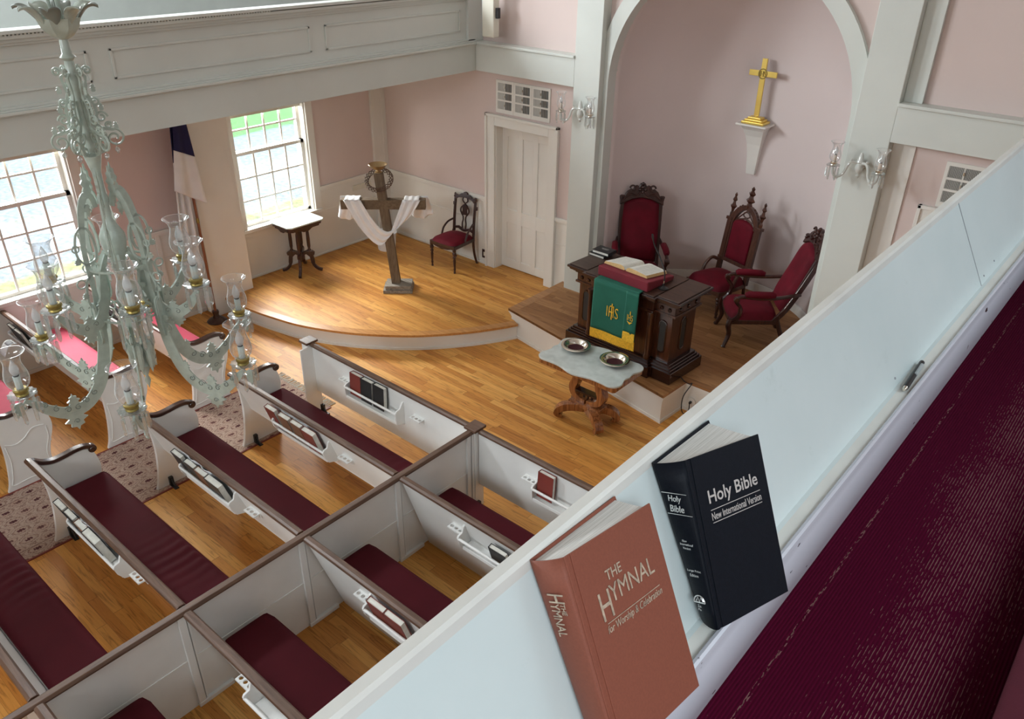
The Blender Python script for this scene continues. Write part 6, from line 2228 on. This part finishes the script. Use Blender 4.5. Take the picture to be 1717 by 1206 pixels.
# upright frame plates with their leaf spires
for k in range(6):
    an = math.radians(60 * k - 31)
    T = Matrix.Rotation(an, 4, 'Z')
    # ---- the long lower arm
    p = spline([(0.045, rel(3.60)), (0.055, rel(3.655)), (0.085, rel(3.665)), (0.115, rel(3.60)), (0.135, rel(3.50)), (0.150, rel(3.38)), (0.150, rel(3.20)), (0.160, rel(3.02)), (0.185, rel(2.85)), (0.235, rel(2.70)), (0.32, rel(2.605)), (0.42, rel(2.590)), (0.50, rel(2.64)), (0.565, rel(2.71)), (0.60, rel(2.745))], 5)
    n = len(p)
    wd = []
    for i in range(n):
        t_ = i / (n - 1)
        wd.append(0.015 + 0.010 * math.sin(t_ * 9) ** 2 + (0.050 * math.sin((t_ - 0.42) / 0.56 * PI) ** 1.2 if 0.42 < t_ < 0.98 else 0.008))
    mb = MB()
    mb.ribbon([(a, b) for a, b in p], wd, -0.004, 0.004, 'y', T)
    mb.prism(leaf_outline(0.39, rel(2.615), 0.055, 0.075, 1), -0.005, 0.005, 'y', T)
    mb.prism(leaf_outline(0.40, rel(2.585), 0.10, 0.11, -1), -0.005, 0.005, 'y', T)
    mb.prism(leaf_outline(0.255, rel(2.70), 0.04, 0.06, 1), -0.005, 0.005, 'y', T)
    mb.prism(leaf_outline(0.19, rel(2.80), 0.05, 0.05, -1), -0.005, 0.005, 'y', T)
    mb.prism(leaf_outline(0.63, rel(2.745), 0.05, 0.09, -1), -0.005, 0.005, 'y', T)
    arm = mb.build('arm', 'frosted_green_glass', cd_)
    # engraved scrolls on the plate
    mb = MB()
    for (cx, cz, r0, st_, sg) in ((0.33, 2.625, 0.020, 0, 1), (0.375, 2.605, 0.018, 2, -1), (0.425, 2.61, 0.018, 0.5, 1), (0.475, 2.64, 0.018, 2, -1), (0.28, 2.655, 0.018, 1, -1), (0.52, 2.68, 0.014, 1, 1), (0.40, 2.53, 0.016, 0, 1)):
        for sy in (-1, 1):
            mb.tube([(x, sy * 0.0062, z) for x, z in spiral(cx, rel(cz), r0, 1.1, st_, sg, 14)], 0.0022, 4, T)
    mb.build('engraving', 'pewter_green', arm)
    P = T @ Vector((0.60, 0, rel(2.80)))
    candle_light(arm, P)
    # ---- frame panel with pierced ring and spire
    mb = MB()
    mb.prism(leaf_outline(0.065, rel(3.665), 0.040, 0.135, 1), -0.006, 0.006, 'y', T)
    mb.prism(leaf_outline(0.085, rel(3.625), 0.030, 0.07, -1), -0.004, 0.004, 'y', T)
    for (z0_, z1_, rr) in ((3.33, 3.52, 0.030), (3.08, 3.28, 0.032)):
        mb.ribbon(spline([(0.150, rel(z0_)), (0.150 - rr * 1.6, rel(z0_ + 0.02)), (0.150 - rr * 1.9, rel((z0_ + z1_) / 2)), (0.150 - rr * 1.4, rel(z1_ - 0.02)), (0.140, rel(z1_))], 4), 0.012, -0.004, 0.004, 'y', T)
        mb.ribbon(spline([(0.155, rel(z0_)), (0.155 + rr * 0.9, rel(z0_ + 0.04)), (0.155 + rr * 1.0, rel((z0_ + z1_) / 2)), (0.150 + rr * 0.6, rel(z1_ - 0.03)), (0.140, rel(z1_))], 4), 0.010, -0.004, 0.004, 'y', T)
    for (cx, cz, w_, h_, u_) in ((0.19, 3.34, 0.03, 0.035, 1), (0.195, 3.16, 0.03, 0.035, 1), (0.11, 3.20, 0.03, 0.03, -1), (0.195, 3.02, 0.03, 0.04, -1)):
        mb.prism(leaf_outline(cx, rel(cz), w_, h_, u_), -0.004, 0.004, 'y', T)
    for (cx, cz, r0) in ((0.20, 3.24, 0.022), (0.11, 3.05, 0.026), (0.20, 2.95, 0.022), (0.185, 3.42, 0.016)):
        mb.tube([(cx + r0 * math.cos(2 * PI * q / 16), 0, rel(cz) + r0 * math.sin(2 * PI * q / 16)) for q in range(16)], 0.0045, 5, T, closed=True)
    Tt_ = T @ Matrix.Translation((0.175, 0, 0))
    tab = [(0.030 * math.cos(a), rel(3.00) + 0.10 + 0.030 * math.sin(a)) for a in [PI * q / 8 for q in range(9)]] + [(-0.030, rel(2.94)), (-0.018, rel(2.915)), (0.0, rel(2.895)), (0.018, rel(2.915)), (0.030, rel(2.94))]
    mb.prism(tab, -0.005, 0.004, 'x', Tt_)
    rim = [(0.006, p_[0] * 0.8, p_[1] if p_[1] < rel(3.0) else rel(3.0) + (p_[1] - rel(3.0)) * 0.93) for p_ in tab]
    mb.tube(rim, 0.0028, 5, Tt_, closed=True)
    mb.build('frame_panel', 'frosted_green_glass', cd_)
    # ---- the short upper arm
    an2 = math.radians(60 * k - 20)
    T = Matrix.Rotation(an2, 4, 'Z')
    p = spline([(0.06, rel(3.36)), (0.10, rel(3.27)), (0.125, rel(3.14)), (0.17, rel(3.045)), (0.24, rel(3.02)), (0.31, rel(3.06)), (0.355, rel(3.12)), (0.375, rel(3.15))], 5)
    n = len(p)
    mb = MB()
    mb.ribbon([(a, b) for a, b in p], [0.018 + 0.042 * math.sin(i / (n - 1) * PI) ** 1.2 for i in range(n)], -0.006, 0.006, 'y', T)
    mb.prism(leaf_outline(0.23, rel(3.03), 0.05, 0.065, 1), -0.005, 0.005, 'y', T)
    mb.prism(leaf_outline(0.24, rel(3.01), 0.07, 0.075, -1), -0.005, 0.005, 'y', T)
    mb.prism(leaf_outline(0.15, rel(3.10), 0.04, 0.05, 1), -0.005, 0.005, 'y', T)
    arm = mb.build('arm', 'frosted_green_glass', cd_)
    mb = MB()
    for (cx, cz, r0, st_, sg) in ((0.20, 3.035, 0.015, 0, 1), (0.25, 3.03, 0.015, 2, -1), (0.30, 3.06, 0.013, 0.5, 1)):
        for sy in (-1, 1):
            mb.tube([(x, sy * 0.0062, z) for x, z in spiral(cx, rel(cz), r0, 1.1, st_, sg, 12)], 0.002, 4, T)
    mb.build('engraving', 'pewter_green', arm)
    P = T @ Vector((0.375, 0, rel(3.20)))
    candle_light(arm, P)
# hoop that ties the frame, and long centre prisms
mb = MB()
mb.tube([(0.145 * math.cos(2 * PI * q / 36), 0.145 * math.sin(2 * PI * q / 36), rel(3.30)) for q in range(36)], 0.006, 6, closed=True)
mb.tube([(0.155 * math.cos(2 * PI * q / 36), 0.155 * math.sin(2 * PI * q / 36), rel(3.03)) for q in range(36)], 0.006, 6, closed=True)
mb.build('hoop', 'frosted_green_glass', cd_, smooth=True)
for k in range(8):
    a = 2 * PI * k / 8
    q = MB()
    Tk = Matrix.Translation((0.075 * math.cos(a), 0.075 * math.sin(a), rel(3.0)))
    q.lathe([(0.0, 0.0), (0.008, -0.01), (0.0, -0.022)], 6, Tk, cap=False)
    q.lathe([(0.0, -0.024), (0.010, -0.034), (0.011, -0.17), (0.0, -0.19)], 4, Tk, cap=False)
    q.build('centre_prism', 'prism_glass', cd_)
for k in range(6):
    a = 2 * PI * k / 6 + 0.4
    q = MB()
    Tk = Matrix.Translation((0.05 * math.cos(a), 0.05 * math.sin(a), rel(2.80)))
    q.lathe([(0.0, 0.06), (0.02, 0.05), (0.028, 0.02), (0.018, -0.02), (0.02, -0.05), (0.006, -0.12), (0.0, -0.14)], 8, Tk, cap=False)
    q.build('lower_drop', 'frosted_green_glass', cd_, smooth=True)


def sconce(label, x, z, cup='silver_plate'):
    s = thing('wall_sconce', label, 'wall lamp', (x, 8.05, z), 0, 'crystal wall sconces on the great pillars')
    mb = MB()
    T = Matrix.Rotation(PI / 2, 4, 'X')
    mb.lathe([(0.0, 0.0), (0.045, 0.0), (0.05, 0.008), (0.042, 0.02), (0.03, 0.03), (0.022, 0.06), (0.03, 0.075), (0.0, 0.085)], 16, T, cap=False)
    mb.lathe([(0.0, -0.13), (0.012, -0.12), (0.02, -0.10), (0.008, -0.085), (0.028, -0.065), (0.038, -0.03), (0.034, 0.0), (0.03, 0.02), (0.036, 0.03), (0.03, 0.05), (0.02, 0.09), (0.012, 0.115), (0.0, 0.125)], 14, Matrix.Translation((0, -0.07, 0)), cap=False)
    mb.build('backplate', 'crystal_white', s, smooth=True)
    for sx in (-1, 1):
        mb = MB()
        p = spline([(0.0, -0.075, 0.015), (sx * 0.06, -0.10, 0.03), (sx * 0.095, -0.115, 0.0), (sx * 0.12, -0.13, -0.085), (sx * 0.165, -0.15, -0.125), (sx * 0.205, -0.165, -0.10), (sx * 0.215, -0.17, -0.045), (sx * 0.215, -0.17, -0.03)], 5)
        mb.tube(p, 0.0135, 8)
        q = p[22]
        mb.lathe([(0, 0.0), (0.012, -0.01), (0.006, -0.02), (0.012, -0.03), (0, -0.048)], 8, Matrix.Translation((q[0], q[1], q[2])), cap=False)
        mb.sphere((sx * 0.075, -0.105, 0.045), 0.014, 8)
        a = mb.build('arm', 'crystal_white', s, smooth=True)
        candle_light(a, Vector((sx * 0.215, -0.17, 0.0)), 'ivory_sleeve', 0.95, 6, 'silver_plate')
    return s


thin_glass('crystal_white', (0.9, 0.93, 0.92), 0.30, 0.72, (0.78, 0.80, 0.76))
sconce('crystal wall sconce with two hurricane shades on the left pillar by the door', -5.73, 2.765)
sconce('crystal wall sconce with two hurricane shades on the right pillar, partly over pink wall', -2.39, 2.765)

# ================================================================== THE BOOKS ON THE LEDGE
Hc = Vector((0, 0, H))


def ledge_book(name_label, BL, U, V, W_, H_, tl, tr, bl, cover, kind):
    """front cover: corner BL with axes U (width) and V (height); back cover: three corners lying on the sloping panel"""
    BL = Vector(BL) + Hc
    U = Vector(U).normalized()
    V = (Vector(V) - U * Vector(V).dot(U)).normalized()
    Nn = U.cross(V)
    o = thing('book', name_label, 'book', tuple(BL))
    Mi = Matrix.Translation(-BL)
    tl, tr, bl = [Vector(q) + Hc - BL for q in (tl, tr, bl)]
    bu = (tr - tl).normalized()
    bv = (tl - bl).normalized()
    bu = (bu - bv * bu.dot(bv)).normalized()
    bn = bu.cross(bv)
    bH = H_
    b00 = bl
    c = 0.0028
    # front board (with a hinge groove near the spine)
    def slab(mb, o_, u, v, n, x0, x1, z0, z1, t0, t1):
        P = lambda a, b, t_: o_ + u * a + v * b + n * t_
        mb.hexa([P(x0, z0, t0), P(x1, z0, t0), P(x1, z1, t0), P(x0, z1, t0), P(x0, z0, t1), P(x1, z0, t1), P(x1, z1, t1), P(x0, z1, t1)])
    Z = Vector((0, 0, 0))
    mb = MB()
    slab(mb, Z, U, V, Nn, 0.010, W_, 0, H_, -c, 0)
    slab(mb, Z, U, V, Nn, 0.001, 0.0105, 0, H_, -c, -0.0012)
    slab(mb, Z, U, V, Nn, -0.0005, 0.0045, 0, H_, -c, 0.0005)
    f_ = mb.build('front_cover', cover, o, bev=0.0009)
    mb = MB()
    slab(mb, b00, bu, bv, bn, 0.0, W_, 0, bH, 0.0002, c)
    mb.build('back_cover', cover, o, bev=0.0009)
    # rounded spine from the back board to the front board
    mb = MB()
    n = 12
    F0, F1 = Z, V * H_
    B0, B1 = b00 + bn * c, b00 + bv * bH + bn * c
    out = -(U + bu).normalized()

    def spf(s_, v):
        a = F0.lerp(F1, v)
        b = B0.lerp(B1, v)
        q = b.lerp(a, s_)
        return q + out * (0.006 * math.sin(s_ * PI) ** 0.6) - Nn * 0.0012 * s_
    mb.grid(spf, n, 8)
    sp = mb.build('spine', cover, o, smooth=True, solid=0.0022)
    # page block: a wedge between the boards
    mb = MB()
    ins = 0.004
    nn = 10

    def pgf(u, v, z):
        a = U * (0.003 + (W_ - 0.003 - ins - 0.004 * math.sin(v * PI)) * u) + V * z - Nn * (c + 0.0003)
        b = b00 + bu * (0.003 + (W_ - 0.003 - ins) * u) + bv * z + bn * (c + 0.0005)
        return b.lerp(a, v)
    zt_, zb_ = H_ - ins, ins
    mb.grid(lambda u, v: pgf(u, v, zt_), nn, nn)
    mb.grid(lambda u, v: pgf(u, v, zb_), nn, nn)
    mb.grid(lambda v, z: pgf(1, v, zb_ + (zt_ - zb_) * z), nn, 1)
    mb.grid(lambda u, z: pgf(u, 1, zb_ + (zt_ - zb_) * z), nn, 1)
    mb.grid(lambda u, z: pgf(u, 0, zb_ + (zt_ - zb_) * z), nn, 1)
    mb.grid(lambda v, z: pgf(0, v, zb_ + (zt_ - zb_) * z), nn, 1)
    bmesh.ops.remove_doubles(mb.bm, verts=mb.bm.verts, dist=0.00005)
    mb.build('pages', 'book_pages', o)
    e = 0.0006

    def on_front(x, z):
        return U * x + V * z + Nn * e
    sU = (F1 - B1 + (F0 - B0))
    sU.normalize()
    sV = V.lerp(bv, 0.5)
    sV = (sV - sU * sV.dot(sU)).normalized()
    sN = sU.cross(sV)

    def on_spine(s_, v):
        return spf(s_, v) + sN * 0.0036
    def strip(name, par, mat, p, u, v, w_, h_):
        nrm_ = u.cross(v)
        q = MB()
        q.hexa([p, p + u * w_, p + u * w_ + v * h_, p + v * h_, p + nrm_ * 0.0004, p + u * w_ + nrm_ * 0.0004, p + u * w_ + v * h_ + nrm_ * 0.0004, p + v * h_ + nrm_ * 0.0004])
        return q.build(name, mat, par)
    return o, f_, sp, on_front, on_spine, U, V, sU, sV, strip


def mk_pages():
    mt, t, b = nt('book_pages')
    b.inputs['Base Color'].default_value = (0.74, 0.74, 0.71, 1)
    b.inputs['Roughness'].default_value = 0.8
    tc = N(t, 'ShaderNodeTexCoord')
    mp = N(t, 'ShaderNodeMapping')
    mp.inputs['Rotation'].default_value = (0.3, 0.2, -0.25)
    mp.inputs['Scale'].default_value = (900, 12, 12)
    t.links.new(tc.outputs['Object'], mp.inputs['Vector'])
    no = N(t, 'ShaderNodeTexNoise', Scale=1.0, Detail=2.0)
    t.links.new(mp.outputs[0], no.inputs['Vector'])
    r = ramp(t, no.outputs[0], [(0.35, (0.62, 0.62, 0.58)), (0.6, (0.82, 0.82, 0.79))])
    t.links.new(r.outputs[0], b.inputs['Base Color'])
    MATS['book_pages'] = mt


mk_pages()

o, fr_, sp_, onf, ons, U, V, sU, sV, strip = ledge_book('black bible with silver lettering leaning on the sloping gallery ledge', (-0.2776, 0.7791, -0.8658), (0.243, 0.964, -0.108), (-0.456, 0.212, 0.864), 0.1565, 0.240,
                                                    (-0.427, 0.8098, -0.6728), (-0.427, 0.9521, -0.6727), (-0.3150, 0.7995, -0.8830), 'navy_cover', 'bible')
K = 0.24
text_mesh('title', 'Holy Bible', 'silver_ink', fr_, onf(0.029, 0.1645), U, V, width=0.105, height=0.0245, offset=0.012)
text_mesh('subtitle', 'New International Version', 'silver_ink', fr_, onf(0.029, 0.1465), U, V, width=0.107, height=0.0105, offset=0.006)
strip('title_rule', fr_, 'silver_ink', onf(0.029, 0.1605), U, V, 0.107, 0.0010)
strip('title_rule', fr_, 'silver_ink', onf(0.029, 0.1425), U, V, 0.107, 0.0010)
hs = 0.24
def sptext(nm, body, s0, z, w_, h_, mat='silver_ink', **kw):
    return text_mesh(nm, body, mat, sp_, ons(s0, z / hs) + sU.cross(sV) * 0.0004, sU, sV, width=w_, height=h_, extrude=0.0005, **kw)
SVr = sV
strip('spine_rule', sp_, 'silver_ink', ons(0.08, 0.198 / hs), sU, SVr, 0.040, 0.0009)
strip('spine_rule', sp_, 'silver_ink', ons(0.08, 0.166 / hs), sU, SVr, 0.040, 0.0009)
sptext('spine_title', 'Holy', 0.30, 0.1835, 0.020, 0.0115, offset=0.01)
sptext('spine_title', 'Bible', 0.28, 0.1705, 0.022, 0.0100, offset=0.01)
for q, (tx, w_) in enumerate((('New', 0.007), ('International', 0.020), ('Version', 0.012))):
    sptext('spine_note', tx, 0.5 - w_ / 0.047 / 2, 0.126 - q * 0.0055, w_, 0.0034)
for q, (tx, w_) in enumerate((('Large Print', 0.021), ('Edition', 0.013))):
    sptext('spine_note', tx, 0.5 - w_ / 0.047 / 2, 0.080 - q * 0.0060, w_, 0.0042)
mb = MB()
cpt = ons(0.5, 0.036 / hs)
arcp = [cpt + sU * (0.0085 * math.cos(a)) + sV * (0.0105 * math.sin(a)) for a in [PI * k / 12 for k in range(13)]]
mb.tube(arcp, 0.0010, 5)
mb.tube([arcp[0], arcp[-1]], 0.0010, 5)
mb.tube([cpt - sU * 0.005 + sV * 0.002, cpt - sU * 0.002 + sV * 0.008, cpt + sV * 0.001, cpt + sU * 0.003 + sV * 0.008, cpt + sU * 0.006 + sV * 0.002], 0.0009, 5)
mb.build('publisher_mark', 'silver_ink', sp_)
sptext('spine_note', 'Zondervan', 0.30, 0.026, 0.020, 0.0040)
sptext('spine_note', 'Publishing', 0.28, 0.0195, 0.021, 0.0042)

k = 1.069
o, fr_, sp_, onf, ons, U, V, sU, sV, strip = ledge_book('brick red hymnal leaning on the sloping gallery ledge, nearest the viewer', tuple(q * k for q in (-0.24995, 0.49038, -0.80517)), (0.059, 0.991, -0.123), (-0.486, 0.136, 0.863), 0.16 * k, 0.235 * k,
                                                    (-0.4307, 0.5463, -0.6659), (-0.4326, 0.7084, -0.6623), (-0.3130, 0.5335, -0.8865), 'hymnal_cover', 'hymnal')
hs = 0.235 * k
text_mesh('title', 'THE', 'dull_ink', fr_, onf(0.056, 0.1970), U, V, width=0.030, height=0.0125, offset=0.008)
text_mesh('title', 'H', 'dull_ink', fr_, onf(0.034, 0.1555), U, V, width=0.020, height=0.034, offset=0.0)
text_mesh('title', 'YMNAL', 'dull_ink', fr_, onf(0.0545, 0.1700), U, V, width=0.090, height=0.0215, offset=0.0)
strip('title_rule', fr_, 'dull_ink', onf(0.038, 0.1630 - 0.012), U, V, 0.108, 0.0009)
text_mesh('subtitle', 'for Worship & Celebration', 'dull_ink', fr_, onf(0.036, 0.1370), U, V, width=0.112, height=0.0120, shear=0.25)
# spine lettering runs down the spine
dn = (-sV)
sptext2 = lambda nm, body, s0, z, w_, h_: text_mesh(nm, body, 'dull_ink', sp_, ons(s0, z / hs), dn, sU, width=w_, height=h_, extrude=0.0005)
sptext2('spine_title', 'H', 0.36, 0.212, 0.011, 0.024)
sptext2('spine_title', 'YMNAL', 0.36, 0.200, 0.042, 0.013)
sptext2('spine_title', 'THE', 0.66, 0.199, 0.014, 0.007)

pen = thing('pen', 'short black and grey pen lying in the groove of the gallery ledge', 'pen', (-0.2965, 1.639, H - 0.8815))
a = Vector((0, 0, 0))
dpen = Vector((-0.008, 0.155, 0.0))
MB().tube([a, dpen * 0.08], [0.003, 0.0058], 10).build('tip', 'silver_plate', pen, smooth=True)
MB().tube([dpen * 0.08, dpen * 0.5], 0.0062, 12).build('grip', 'black_metal', pen, smooth=True)
MB().tube([dpen * 0.5, dpen * 0.97], 0.0058, 12).build('barrel', 'black_metal', pen, smooth=True)
MB().tube([dpen * 0.5 + Vector((0.0035, 0, 0.003)), dpen * 0.86 + Vector((0.0035, 0, 0.003))], 0.0040, 8).build('label_strip', 'steel_grey', pen, smooth=True)
